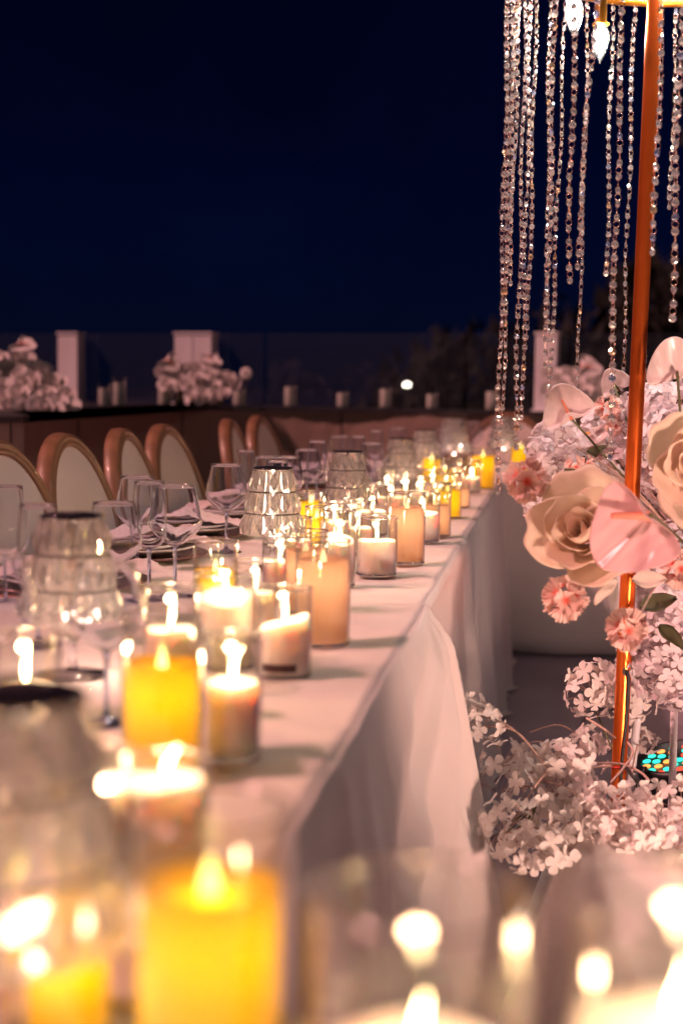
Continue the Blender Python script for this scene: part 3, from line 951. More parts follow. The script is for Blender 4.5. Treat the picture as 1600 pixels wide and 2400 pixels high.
def faceted_lamp(pos, label, s=1.0, rz=0.0, z=0.748, lit=False):  # lit picks the rod with the painted flame reflection
    t = thing('crystal_table_lamp', label, 'lamp', (pos[0], pos[1], z), rz, 'faceted crystal table lamps')
    t.scale = (s, s, s)
    sh = ob('lamp_shade', LM['shade'], t); [ob('shade_band', b_, sh) for b_ in LM['bands']]
    ob('top_cap', LM['cap'], t); ob('crystal_ball', LM['ball'], t, (0, 0, 0.056)); ob('lamp_stem', LM['stem'], t)
    ob('lamp_foot', LM['foot'], t); ob('shade_rod', LM['rod_streak'] if lit else LM['rod'], t)
    ld = bpy.data.lights.new('lamp_light', 'POINT'); ld.energy = 0.42; ld.color = (1.0, 0.68, 0.50); ld.shadow_soft_size = 0.008
    ob('lamp_light', ld, t, (0.012, 0, 0.075))
    return t
NL = faceted_lamp((-0.282, 0.718), 'nearest faceted crystal lamp, blurred beyond recognition with a dark rim', 1.0, 0.1)
for c_ in NL.children:
    if c_.type == 'LIGHT': c_.data.energy = 1.1
faceted_lamp((-0.593, 1.711), 'large blurred faceted crystal lamp near the picture edge before the nearest chairs', 1.0, 0.3)
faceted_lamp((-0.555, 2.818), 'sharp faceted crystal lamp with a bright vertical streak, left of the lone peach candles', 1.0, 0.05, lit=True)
faceted_lamp((-0.516, 3.608), 'sharp faceted crystal lamp with dark top standing behind the short white candle', 1.0, 0.2)
faceted_lamp((-0.482, 4.598), 'faceted crystal lamp above the tall beige candle, fourth from the camera', 1.0, 0.4)
faceted_lamp((-0.489, 5.543), 'faceted crystal lamp with blue glints between its bigger and its farther twin', 1.0, 0.15)
faceted_lamp((-0.438, 6.394), 'distant faceted crystal lamp right above the yellow glow, sixth from the camera', 1.15, 0.35)
faceted_lamp((-0.239, 7.033), 'farthest faceted crystal lamp behind the two longest crystal strands', 1.15, 0.25)

# ================================================================ GLASSWARE
def bowl_mesh(kind):
    t = 0.0011
    if kind == 'wine':
        out = [(0.004, 0.088), (0.010, 0.091), (0.024, 0.100), (0.039, 0.114), (0.0465, 0.128), (0.0455, 0.142), (0.0415, 0.162), (0.0375, 0.180), (0.0345, 0.195)]
    elif kind == 'slim':
        out = [(0.004, 0.085), (0.012, 0.088), (0.024, 0.098), (0.029, 0.112), (0.030, 0.130), (0.0285, 0.155), (0.0265, 0.180), (0.025, 0.200)]
    else:  # tumbler
        out = [(0.0, 0.004), (0.020, 0.003), (0.0245, 0.006), (0.0265, 0.02), (0.029, 0.07), (0.0305, 0.12), (0.0310, 0.165)]
    inn = [(max(0.0005, r - t), z + (0.004 if i == 0 or (kind == 'tumbler' and i < 3) else 0.0012 * (1 - i / len(out)))) for i, (r, z) in enumerate(out)]
    def fine(pts, n=3):
        return [(max(0.0004, p.x), p.y) for p in spline([(a, b_, 0) for a, b_ in pts], n)]
    o_, i_ = fine(out), fine(inn)
    prof = [(0.0004, o_[0][1])] + o_ + [(o_[-1][0] - t / 2, o_[-1][1] + 0.0006)] + i_[::-1] + [(0.0004, i_[0][1])]
    return mesh('bowl', *g_lathe(prof, 32), M['stemglass'])
GB = {k: bowl_mesh(k) for k in ('wine', 'slim', 'tumbler')}
GS = mesh('glass_stem', *g_lathe([(0.0004, 0.0), (0.034, 0.0), (0.035, 0.0012), (0.033, 0.0022), (0.015, 0.004), (0.005, 0.008), (0.0032, 0.016), (0.003, 0.06), (0.0036, 0.080), (0.005, 0.0865), (0.0004, 0.0868)], 24), M['stem_blue'])
GR = {k: mesh('glass_lip', *g_torus(r, 0.0009, 36, 6), M['rim']) for k, r in (('wine', 0.0342), ('slim', 0.0247), ('tumbler', 0.0307))}
GZ = {'wine': 0.1955, 'slim': 0.2005, 'tumbler': 0.1655}
def glassware(kind, pos, label, s=1.0, z=0.748):
    nm = {'wine': 'wine_glass', 'slim': 'slim_wine_glass', 'tumbler': 'tall_tumbler'}[kind]
    t = thing(nm, label, 'glass', (pos[0], pos[1], z), 0, 'drinking glasses on the long table')
    t.scale = (s, s, s)
    ob('bowl', GB[kind], t); ob('lip', GR[kind], t, (0, 0, GZ[kind]))
    if kind != 'tumbler': ob('foot_and_stem', GS, t)
    return t
for k, pos, lab, s in (
    ('wine', (-0.710, 3.076), 'sharp wine glass standing alone left of the streaked faceted lamp', 1.0),
    ('wine', (-0.647, 2.407), 'wide wine glass right beside the slimmer one in front of the third chair', 1.0),
    ('slim', (-0.681, 2.363), 'slim stemmed glass overlapping the wide wine glass in front of the third chair', 1.02),
    ('wine', (-0.674, 2.142), 'wine glass in front of the second chair, just right of the big blurred lamp', 0.95),
    ('slim', (-0.710, 1.905), 'tall blurred glass between the big blurred lamp and the nearest chair', 1.0),
    ('wine', (-0.592, 1.457), 'blurred wine glass cut by the picture edge beside the big lamp', 0.95),
    ('wine', (-0.709, 3.541), 'wine glass seen over the top of the streaked faceted lamp, left one of three', 0.98),
    ('wine', (-0.666, 3.554), 'wine glass seen over the top of the streaked faceted lamp, right one of three', 0.98),
    ('slim', (-0.630, 3.249), 'slim glass directly behind the streaked faceted lamp, middle one of three', 0.98),
    ('slim', (-0.683, 4.141), 'tall slim glass just left of the dark topped sharp lamp', 1.05),
    ('wine', (-0.707, 4.103), 'wine glass half hidden by the tall slim glass left of the dark topped lamp', 0.95),
    ('slim', (-0.664, 4.882), 'slim glass above the dark topped sharp lamp', 1.0),
    ('wine', (-0.572, 4.533), 'wine glass just right of the dark topped sharp lamp', 0.98),
    ('slim', (-0.678, 5.526), 'tall glass behind the fourth faceted lamp on its left side', 1.0),
    ('wine', (-0.658, 6.110), 'glass whose dark rim rises behind the fourth faceted lamp', 1.0),
    ('wine', (-0.373, 6.706), 'dark wine glass on the far table between the last two faceted lamps', 1.1),
    ('wine', (-0.460, 6.062), 'far wine glass between the fifth and sixth faceted lamps', 1.0),
    ('wine', (-0.475, 1.482), 'blurred wine glass low behind the nearest lamp rim', 0.9),
    ('slim', (-0.882, 2.226), 'tall glass at the picture edge above the big blurred lamp', 1.0),
    ('wine', (-0.819, 2.756), 'wine glass farther back behind the slim stemmed glass pair', 0.95),
    ('slim', (-0.810, 3.734), 'slim glass farther back between the lone wine glass and the streaked lamp', 0.98),
    ('wine', (-0.741, 4.981), 'small wine glass standing behind the dark topped sharp lamp', 1.0),
):
    glassware(k, pos, lab, s)

# ---- place settings with chargers, plates, napkins and cutlery
chg = mesh('charger', *g_lathe([(0.0005, 0.0), (0.10, 0.0), (0.155, 0.006), (0.160, 0.010), (0.158, 0.012), (0.11, 0.006), (0.0005, 0.005)], 48), M['charger'])
plt = mesh('dinner_plate', *g_lathe([(0.0005, 0.0), (0.075, 0.0), (0.125, 0.014), (0.134, 0.018), (0.133, 0.020), (0.09, 0.008), (0.0005, 0.006)], 48), M['plate'])
plt2 = mesh('salad_plate', *g_lathe([(0.0005, 0.0), (0.055, 0.0), (0.095, 0.012), (0.103, 0.016), (0.102, 0.018), (0.07, 0.007), (0.0005, 0.005)], 48), M['plate'])
def f(u, v):
    x = (u - 0.5) * 0.30; y = (v - 0.5) * 0.15
    z = 0.012 + 0.030 * math.exp(-((x + 0.03) / 0.06) ** 2) * (0.6 + 0.4 * math.sin(v * 9)) + 0.006 * vnoise(u * 14 + v * 5, 3) + 0.004 * math.sin(v * 22)
    return (x, y * (0.7 + 0.5 * abs(u - 0.45)), z * min(1, 8 * min(u, 1 - u) + 0.4))
nap = mesh('folded_napkin', *g_grid(f, 30, 18), M['napkin'])
def knife():
    b = B(); b.add(*g_tube([(0, 0, 0.004), (0.11, 0, 0.0035)], [0.0045, 0.004], 8))
    V, F = g_box(0.11, 0.215, -0.008, 0.006, 0.0025, 0.0045); b.add(V, F)
    return b.mesh('knife', M['cutlery'], False)
def fork():
    b = B(); b.add(*g_tube([(0, 0, 0.004), (0.10, 0, 0.004), (0.15, 0, 0.007)], [0.0045, 0.0025, 0.003], 8))
    b.add(*g_box(0.15, 0.165, -0.011, 0.011, 0.006, 0.0085))
    for k in range(4):
        y = -0.0095 + k * 0.0063
        b.add(*g_tube([(0.165, y, 0.0075), (0.185, y, 0.0085), (0.205, y, 0.005)], 0.0013, 5))
    return b.mesh('fork', M['cutlery'])
kn, fk = knife(), fork()
ords = ['before the nearest cut off chair', 'before the second chair from the camera', 'before the first fully visible chair',
        'before the second fully visible chair', 'before the chair nearer the gap', 'before the chair just past the gap', 'before the farthest chair of the row']
for i, y in enumerate((2.50, 2.95, 3.40, 3.855, 4.32, 5.15, 5.77)):
    xx = -0.885; o_ = ords[i]
    c = tag(ob('charger_plate', chg, None, (xx, y, 0.748)), 'dark charger plate ' + o_, 'plate', 'charger plates')
    p = tag(ob('dinner_plate', plt, None, (xx, y, 0.7545)), 'white dinner plate ' + o_, 'plate', 'dinner plates')
    p = tag(ob('salad_plate', plt2, None, (xx, y, 0.7615)), 'small white plate stacked on top ' + o_, 'plate', 'salad plates')
    tag(ob('folded_napkin', nap, None, (xx + 0.03, y + 0.02, 0.769), (0, 0, 0.4 + 0.3 * math.sin(i * 2.1))), 'pale pink napkin folded on the plates ' + o_, 'napkin', 'napkins')
    tag(ob('table_knife', kn, None, (xx - 0.13, y - 0.185, 0.749), (0, 0, 0.04)), 'rose gold knife beside the plates ' + o_, 'knife', 'knives')
    tag(ob('table_fork', fk, None, (xx - 0.12, y + 0.18, 0.749), (0, 0, -0.05)), 'rose gold fork beside the plates ' + o_, 'fork', 'forks')

# ================================================================ CHANDELIER WITH CRYSTAL STRANDS
CX, CY, CR = 0.252, 2.825, 0.34
ch = thing('crystal_chandelier', 'gold hoop hung with long strands of cut crystal beads and lit candle bulbs', 'chandelier', (CX, CY, 1.93))
V, F = g_lathe([(CR - 0.003, 0.0), (CR + 0.003, 0.0), (CR + 0.003, 0.026), (CR - 0.003, 0.026)], 96, True)
ob('hoop', mesh('hoop', V, F, M['gold']), ch)
V, F = g_lathe([(0.197, 0.13), (0.203, 0.13), (0.203, 0.15), (0.197, 0.15)], 64, True)
ob('inner_hoop', mesh('inner_hoop', V, F, M['gold']), ch)
sp = B()
for k in range(4):
    a = PI / 4 + k * PI / 2
    sp.add(*g_tube([(math.cos(a) * CR, math.sin(a) * CR, 0.02), (math.cos(a) * 0.2, math.sin(a) * 0.2, 0.14), (0, 0, 0.34)], 0.005, 8))
ob('spoke_frame', sp.mesh('spoke_frame', M['gold']), ch)
bulb_me = mesh('bulb', *g_lathe([(0.006, 0), (0.012, -0.006), (0.0175, -0.020), (0.018, -0.032), (0.0145, -0.048), (0.008, -0.062), (0.003, -0.071), (0.0006, -0.078)], 20), M['bulbglass'])
core_me = mesh('filament', *g_lathe([(0.0004, -0.004), (0.005, -0.010), (0.0075, -0.025), (0.006, -0.040), (0.0004, -0.052)], 12), M['bulb'])
sock_me = mesh('socket', *g_lathe([(0.0004, 0.10), (0.011, 0.10), (0.011, 0.004), (0.017, 0.0), (0.017, -0.003), (0.0004, -0.003)], 20), M['gold'])
bulbs = [(0.020, 2.830, 1.868), (0.074, 2.937, 1.843), (CX + 0.16, CY - 0.1, 1.97), (CX + 0.05, CY + 0.17, 1.98), (CX + 0.14, CY + 0.12, 1.99), (CX - 0.02, CY - 0.2, 1.99)]
for i, (x, y, z) in enumerate(bulbs):
    h = ob('candle_bulb', bulb_me, ch, (x - CX, y - CY, z - 1.93))
    ob('filament', core_me, h); ob('socket', sock_me, h)
    ld = bpy.data.lights.new('bulb_light', 'POINT'); ld.energy = 7.0; ld.color = (1.0, 0.84, 0.74); ld.shadow_soft_size = 0.012
    ob('bulb_light', ld, h, (0, 0, -0.025))
    if z < 2.1:
        V, F = g_tube([(0, 0, 0.098), (0, 0, 0.15 + (1.93 - z) + 0.0)], 0.004, 8); ob('holder_arm', mesh('holder_arm', V, F, M['gold']), h)
# one cut bead: a thin octagonal double pyramid with table facets
def bead_mesh():
    b = B(); n = 8
    rg = [(0.0045, 0.0033), (0.0070, 0.0006), (0.0070, -0.0006), (0.0045, -0.0033)]
    V = []
    for r, y in rg:
        for i in range(n):
            a = 2 * PI * (i + 0.5) / n
            V.append((r * math.cos(a), y, r * math.sin(a)))
    V.append((0, 0.0040, 0)); V.append((0, -0.0040, 0))
    F = []
    for j in range(3):
        for i in range(n):
            i2 = (i + 1) % n
            F.append((j * n + i, j * n + i2, (j + 1) * n + i2)); F.append((j * n + i, (j + 1) * n + i2, (j + 1) * n + i))
    for i in range(n):
        i2 = (i + 1) % n
        F.append((i2, i, 4 * n)); F.append((3 * n + i, 3 * n + i2, 4 * n + 1))
    me = mesh('bead', V, F, M['crystal'], False)
    bm = bmesh.new(); bm.from_mesh(me); bmesh.ops.recalc_face_normals(bm, faces=bm.faces); bm.to_mesh(me); bm.free()
    return me
bead = bead_mesh()
bead_tints = []
for nm_, c_ in (('blue', (0.62, 0.74, 1.0)), ('amber', (1.0, 0.82, 0.58)), ('clear', (1.0, 1.0, 1.0))):
    m2 = crystal('cut_crystal_' + nm_ + '_fire', 0.10 if nm_ != 'clear' else 0.20, 0.72 if nm_ != 'clear' else 0.66, 0.14, c_)
    for nd in m2.node_tree.nodes:
        if nd.type == 'BSDF_GLOSSY': nd.inputs[0].default_value = (*c_, 1)
    q_ = bead.copy(); q_.materials.clear(); q_.materials.append(m2); bead_tints.append(q_)
linkV, linkF = g_torus(0.0040, 0.0005, 12, 4)
def strand(x, y, ztop, zbot, seed, s=1.0, lean=(0, 0), twist=0.25):
    rnd = random.Random(seed)
    pitch = 0.0205 * s
    n = int((ztop - zbot) / pitch)
    root_b = B()
    ph = rnd.uniform(0, PI)
    items = []
    for i in range(n):
        z = ztop - (i + 0.5) * pitch
        t = i / max(1, n)
        xx = x + lean[0] * t + rnd.gauss(0, 0.0004) + 0.0024 * math.sin(i * 0.35 + seed); yy = y + lean[1] * t + 0.0018 * math.cos(i * 0.29 + seed)
        ph += rnd.gauss(0, twist)
        items.append((xx, yy, z, ph + rnd.gauss(0, 0.3)))
        m = Matrix.Translation((xx - x, yy - y, z + pitch / 2 - ztop)) @ Matrix.Rotation(ph + PI / 2 * (i % 2) + 0.6, 4, 'Z') @ Matrix.Rotation(PI / 2, 4, 'X') @ Matrix.Scale(s * 1.22, 4)
        root_b.add(linkV, linkF, m)
    r = ob('crystal_strand', root_b.mesh('strand_links', M['link']), ch, (x - CX, y - CY, ztop - 1.93))
    for xx, yy, z, a in items:
        o = bpy.data.objects.new('bead', bead if rnd.random() > 0.28 else bead_tints[rnd.choice((0, 1, 2, 2, 2))])
        COL.objects.link(o); o.parent = r
        o.location = (xx - x, yy - y, z - ztop)
        o.rotation_euler = (rnd.gauss(0, 0.12), rnd.gauss(0, 0.15), a)
        o.scale = (s * 0.88,) * 3
STR = [(-0.105, 2.812, 0.909, 1), (-0.093, 2.806, 1.292, 1), (-0.074, 2.922, 0.981, 1), (-0.055, 2.970, 1.214, 1), (-0.015, 2.615, 1.14, 1.12),
       (-0.028, 3.018, 1.195, .95), (0.004, 3.058, 1.061, .95), (0.018, 2.578, 1.28, 1.1), (0.051, 3.099, 1.094, 1), (0.061, 2.543, 1.311, 1.1),
       (0.102, 3.130, 1.356, 1), (0.099, 2.522, 0.979, 1.12), (0.148, 3.149, 0.887, 1), (0.162, 2.497, 1.341, 1.15), (0.237, 3.165, 1.49, 1),
       (0.195, 2.490, 1.22, 1.18), (0.193, 3.160, 1.15, 1), (-0.088, 2.800, 0.905, 1), (-0.066, 2.945, 1.01, 1), (-0.085, 2.880, 1.30, 1)]
LEAN = {6: (-0.012, -0.01), 7: (0.004, 0), 9: (-0.028, 0.01), 5: (0.012, 0), 1: (-0.006, 0), 10: (0.004, 0), 17: (-0.012, 0.0), 18: (0.004, 0), 19: (-0.006, -0.02)}
for i, (x, y, zb, s) in enumerate(STR):
    strand(x, y, 1.932, zb, i + 3, s, LEAN.get(i, (0, 0)), 0.22 if i not in (8, 10, 12) else 0.10)
# the rest of the ring, to the right of the picture
for k in range(9):
    a = R(-62 + k * 15.5)
    strand(CX + CR * math.cos(a), CY + CR * math.sin(a), 1.932, 1.0 + 0.35 * ((k * 37) % 10) / 10, 60 + k)

# the copper pole that carries it
pole = thing('chandelier_pole', 'shiny copper coloured pole rising through the flowers with a hole for its cable', 'pole', (0.139, 2.74, 0))
Rp = 0.0147
V, F = [], []
N = 40
def pole_x(z): return 0.139 + 0.0182 * z * 0.8
zs = [0.0, 0.02] + [0.1 * k for k in range(1, 24)] + [2.28]
zs = sorted(set(zs + [0.605, 0.615, 0.625, 0.64, 0.655, 0.665]))
ob('tube', mesh('tube', *g_tube([(pole_x(z) - 0.139, 0, z) for z in zs], Rp, N), M['copper']), pole)
V, F = g_lathe([(0.0005, 0), (0.13, 0), (0.13, 0.008), (0.03, 0.012), (Rp + 0.004, 0.03), (Rp + 0.001, 0.03)], 40)
ob('base_plate', mesh('base_plate', V, F, M['copper']), pole)
# cable hole and cable down the pole
def polep(a, z, d=0.0):
    return (pole_x(z) - 0.139 + (Rp + d) * math.cos(a), (Rp + d) * math.sin(a), z)
hz = 0.5857
a0 = R(-76)
V = [polep(a0 + 0.42 * math.cos(t * 2 * PI / 20), hz + 0.009 * math.sin(t * 2 * PI / 20), 0.0004) for t in range(20)]
ob('cable_hole', mesh('cable_hole', V, [tuple(range(20))], M['cable'], False), pole)
for q in (0.0, 0.14):
    cpts = [polep(a0 - 0.05, hz + 0.003, -0.001), polep(a0 + 0.1 + q, hz - 0.006, 0.004), polep(a0 + 0.25 + q, hz - 0.03, 0.0035), polep(a0 + 0.2 + q, hz - 0.10, 0.003), polep(a0 - 0.1 + q, hz - 0.19, 0.003), polep(a0 + 0.05 + q, hz - 0.26, 0.003)]
    ob('cable', mesh('cable', *g_tube(spline(cpts, 6), 0.0020, 6), M['cable']), pole)
tz = 0.3999
V, F = g_torus(Rp + 0.002, 0.0022, 28, 6)
tie = ob('cable_tie', mesh('cable_tie', V, F, M['redtie']), pole, (pole_x(tz) - 0.139, 0, tz), (0.08, -0.15, 0))
V, F = g_tube([(0, 0, 0), (-0.012, -0.003, 0.004)], 0.0014, 5); ob('tie_tail', mesh('tie_tail', V, F, M['redtie']), tie, (-Rp, -0.004, 0))

# ================================================================ FLOWERS
def rose_mesh(name, mat, R_=1.0, N=22, nu=8, nv=8, seed=1, openness=1.0):
    """petal meshes of one rose of unit radius, as a list"""
    rnd = random.Random(seed)
    out = []
    for k in range(N):
        t = k / (N - 1)
        az = k * 2.399 + rnd.uniform(-0.2, 0.2)
        op = R(4 + 66 * (t ** 1.15) * openness)
        H = (0.62 + 0.42 * t) * R_
        r0 = (0.05 + 0.16 * t) * R_
        span = (1.35 - 0.35 * t)
        wmax = (0.34 + 0.42 * t) * R_
        curl = 0.05 + 0.42 * t ** 1.5
        base = -0.18 * t * R_ + 0.25 * R_ * (1 - t) * 0.3
        ph = rnd.uniform(0, 6)
        def f(u, v, az=az, op=op, H=H, r0=r0, wmax=wmax, curl=curl, base=base, ph=ph, t=t):
            uu = u * 2 - 1
            prof = math.sin(PI * min(1, 0.12 + 0.72 * v)) ** 0.55
            w = wmax * prof
            top = 1 - 0.16 * uu * uu * v + 0.03 * math.sin(uu * 5 + ph) * v
            vv = v * top
            rho = r0 + H * (math.sin(op) * vv + 0.20 * math.sin(PI * vv) * (0.5 + 0.5 * t)) + curl * H * 0.35 * vv ** 5
            z = base + H * math.cos(op) * vv - curl * H * 0.25 * vv ** 6
            ed = abs(uu) ** 3
            rho += 0.03 * R_ * math.sin(uu * 7 + ph) * v * v * t + 0.05 * R_ * ed * t * v
            z -= 0.03 * R_ * ed * v
            # width wraps round the axis, more loosely when open
            rho += R_ * 0.022 * math.sin(uu * 4.3 + v * 6 + ph) * math.sin(v * 5.1 + ph * 2) * (0.3 + t)
            z += R_ * 0.02 * math.sin(uu * 6 + ph * 3) * v * t
            ph_ = uu * w / max(rho * 0.85, 0.18 * R_)
            ph_ = max(-1.9, min(1.9, ph_))
            return (rho * math.cos(az + ph_), rho * math.sin(az + ph_), z)
        out.append(g_grid(f, nu, nv))
    return out
def place_rose(parent, name, loc, facing, r, mat, seed, N=22, spin=0.0, label=None):
    root = bpy.data.objects.new(name, None); COL.objects.link(root); root.parent = parent
    root.location = loc; root.rotation_euler = (look(facing) @ Matrix.Rotation(spin, 4, 'Z')).to_euler()
    if label: root['label'] = label
    for V, F in rose_mesh('petal', mat, r, N, 12, 12, seed, 0.78):
        o = ob('petal', mesh('petal', V, F, mat), root)
        m = o.modifiers.new('t', 'SOLIDIFY'); m.thickness = 0.0006
    return root
def rose_joined(mat, seed, N=10, nu=5, nv=5):
    b = B()
    for V, F in rose_mesh('p', mat, 1.0, N, nu, nv, seed, 0.85): b.add(V, F)
    return b.mesh('rose_head', mat)
FR = [rose_joined(M['farrose'], s) for s in (1, 5, 9)]

def g_petal(L, Wd, cup, nu=4, nv=4, curl=0.0, ph=0.0):
    def f(u, v):
        uu = u * 2 - 1
        w = Wd * (math.sin(PI * (0.06 + 0.80 * v)) ** 0.7) * (0.35 + 0.65 * v)
        return (uu * w * 0.5, L * v * (1 - 0.10 * uu * uu * v), cup * L * (0.25 * uu * uu * v + 0.35 * v * v) - curl * L * v ** 3 + 0.03 * L * math.sin(uu * 4 + ph) * v)
    return g_grid(f, nu, nv)
def floret_mesh(mat, seed, L=1.0, n=4, core=False):
    rnd = random.Random(seed); b = B()
    for k in range(n):
        V, F = g_petal(L * rnd.uniform(0.9, 1.05), L * rnd.uniform(0.95, 1.15), rnd.uniform(0.2, 0.6), 4, 4, rnd.uniform(0.0, 0.35), rnd.uniform(0, 6))
        m = Matrix.Rotation(2 * PI * k / n + rnd.uniform(-0.12, 0.12), 4, 'Z') @ Matrix.Rotation(rnd.uniform(-0.25, 0.25), 4, 'Y')
        C = [max(0.0, 1 - (v[1] / (0.36 * L))) ** 0.7 if v[1] < 0.36 * L else 0.0 for v in V] if core else None
        b.add(V, F, m, C)
    return b
FL = [floret_mesh(None, s) for s in range(5)]
FLm = {k: [FL[i].mesh('floret', M[k]) for i in range(5)] for k in ('hyd', 'hydw')}

def cluster(parent, loc, rad, nf, fl, mat, seed, facing=None, separate=False, name='hydrangea_head', flat=0.8):
    """a rounded head of four petalled florets with thin stalks meeting at its foot"""
    rnd = random.Random(seed)
    b = B(); st = B()
    f3 = Vector(facing).normalized() if facing is not None else Vector((0, -0.3, 1)).normalized()
    Q = look(f3)
    plc = []
    for k in range(nf):
        # points over the upper two thirds of the ball
        c = 1 - (k + 0.5) / nf * 1.55
        s_ = math.sqrt(max(0, 1 - c * c)); a = k * 2.39996 + rnd.uniform(-0.3, 0.3)
        d = Vector((s_ * math.cos(a), s_ * math.sin(a), c * flat))
        d = (Q.to_3x3() @ d)
        p = d * rad * rnd.uniform(0.80, 1.12)
        nd = (d + Vector((rnd.gauss(0, .25), rnd.gauss(0, .25), rnd.gauss(0, .25)))).normalized()
        plc.append((p, look(nd) @ Matrix.Rotation(rnd.uniform(0, 6), 4, 'Z'), fl * rnd.uniform(0.85, 1.15), rnd.randrange(5)))
        st.add(*g_tube([-f3 * rad * 0.7, p * 0.5 - f3 * rad * 0.12, p * 0.99], 0.0007, 3, False))
    root = ob(name, st.mesh('stalks', M['stem']), parent, loc)
    if separate:
        for p, q, s_, i in plc:
            o = bpy.data.objects.new('floret', FLm[mat][i]); COL.objects.link(o); o.parent = root
            o.location = p; o.rotation_euler = q.to_euler(); o.scale = (s_,) * 3
    else:
        for p, q, s_, i in plc:
            b.add(FL[i].V, FL[i].F, TRS(p, q, s_))
        o = ob('floret_mass', b.mesh('floret_mass', M[mat]), root); o['kind'] = 'stuff'
    return root

def carnation(parent, loc, rad, seed, facing=(-0.2, -1, 0.1), name='carnation', nf=16):
    rnd = random.Random(seed); b = B()
    Q = look(facing).to_3x3()
    for k in range(nf):
        c = 1 - (k + 0.5) / nf * 1.7
        s_ = math.sqrt(max(0, 1 - c * c)); a = k * 2.39996
        d = Q @ Vector((s_ * math.cos(a), s_ * math.sin(a), c))
        fb = B()
        for j in range(6):
            L = rad * rnd.uniform(0.60, 0.74)
            def f(u, v, ph=rnd.uniform(0, 6)):
                uu = u * 2 - 1
                w = 0.9 * L * (0.15 + 0.85 * v)
                return (uu * w * 0.5, L * v * (0.95 + 0.06 * math.sin(uu * 14 + ph) * v), L * (0.30 * v * v + 0.10 * math.sin(uu * 9 + ph) * v))
            V, F = g_grid(f, 8, 4)
            C = [1.0 if v[1] < L * 0.05 else (0.6 if v[1] < L * 0.3 else 0.0) for v in V]
            fb.add(V, F, Matrix.Rotation(2 * PI * j / 6 + rnd.uniform(-.15, .15), 4, 'Z') @ Matrix.Rotation(rnd.uniform(0.15, 0.6), 4, 'X'), C)
        m = TRS(d * rad * 0.50, look(d + Vector((rnd.gauss(0, .12),) * 3)), 1.0)
        b.add(fb.V, fb.F, m, fb.C)
    return ob(name, b.mesh('carnation_petals', M['carn'], True, True), parent, loc)

def heart(s, cup=0.18, seed=0.0, notch=0.20):
    """anthurium spathe of length s in the local xy plane, stalk at the notch, tip at -y"""
    V, F = [], []
    nr, na = 9, 44
    for j in range(nr + 1):
        q = j / nr
        for i in range(na):
            a = 2 * PI * i / na
            # heart outline
            x = 0.52 * math.sin(a) * (1 + 0.16 * math.cos(a)) 
            y = 0.40 * math.cos(a) - 0.10 * math.cos(2 * a) - 0.10
            nt = math.exp(-((a if a < PI else a - 2 * PI) / 0.34) ** 2)
            y -= notch * nt
            px_, py_ = x * q, y * q + 0.13 * (1 - q) * 1.0
            z = cup * (q ** 2) * (0.5 + 0.35 * math.cos(a) ** 2) + 0.025 * math.sin(a * 7 + seed) * q ** 2 + 0.012 * math.sin(abs(x) * 20) * q
            V.append((px_ * s, py_ * s, z * s))
    for j in range(nr):
        for i in range(na):
            F.append((j * na + i, j * na + (i + 1) % na, (j + 1) * na + (i + 1) % na, (j + 1) * na + i))
    return V, F
def anthurium(parent, loc, facing, spin, s, mat, spmat, seed=0.0, cup=0.18, stemto=None, spd=(0.02, -0.28, 0.16), notch=0.20, sr=0.043):
    Q = look(facing) @ Matrix.Rotation(spin, 4, 'Z')
    V, F = heart(s, cup, seed, notch)
    r = bpy.data.objects.new('anthurium', None); COL.objects.link(r); r.parent = parent; r.location = loc; r.rotation_euler = Q.to_euler()
    o = ob('spathe', mesh('spathe', V, F, mat), r)
    m = o.modifiers.new('t', 'SOLIDIFY'); m.thickness = 0.0014
    m = o.modifiers.new('s', 'SUBSURF'); m.levels = 1; m.render_levels = 1
    pts = spline([(0, 0.13 * s, 0.0), (spd[0] * s * 0.4, (0.13 + (spd[1] - 0.13) * 0.4) * s, 0.10 * s), (spd[0] * s, spd[1] * s, spd[2] * s)], 6)
    n = len(pts)
    ob('spadix', mesh('spadix', *g_tube(pts, [sr * s * (1 - 0.5 * i / n) for i in range(n)], 10), spmat), r)
    if stemto is not None:
        Qi = Q.to_3x3().inverted()
        e = Qi @ (Vector(stemto) - Vector(loc))
        a = Vector((0, 0.13 * s, -0.002))
        mid = a.lerp(e, 0.5) + Vector((0, 0, -0.03))
        ob('flower_stem', mesh('flower_stem', *g_tube(spline([a, a + Vector((0, 0.0, -0.02)), mid, e], 6), 0.0024, 6), M['greenstem']), r)
    return r

def leaf_obj(parent, loc, direction, L, Wd, mat, droop=0.2, roll=0.0, name='leaf'):
    def f(u, v):
        uu = u * 2 - 1
        w = Wd * math.sin(PI * (0.03 + 0.95 * v)) ** 0.8 * (1.05 - 0.3 * v)
        return (uu * w * 0.5, L * v, -droop * L * v * v + 0.18 * Wd * abs(uu) + 0.02 * L * math.sin(v * 11 + uu))
    V, F = g_grid(f, 6, 14)
    d = Vector(direction).normalized()
    q = d.to_track_quat('Y', 'Z').to_matrix().to_4x4() @ Matrix.Rotation(roll, 4, 'Y')
    o = ob(name, mesh('leaf', V, F, mat), parent, loc, q)
    m = o.modifiers.new('t', 'SOLIDIFY'); m.thickness = 0.0008
    return o

# ---- the tall arrangement beside the pole
AB = (0.250, 2.869, 0.452)
arr = thing('flower_arrangement', 'tall pink and white arrangement of roses, anthuriums and hydrangeas around the copper pole', 'flowers', (AB[0], AB[1], 0))
def L_(p): return (p[0] - AB[0], p[1] - AB[1], p[2])
HUB = Vector((0.03, 0.02, 0.80))
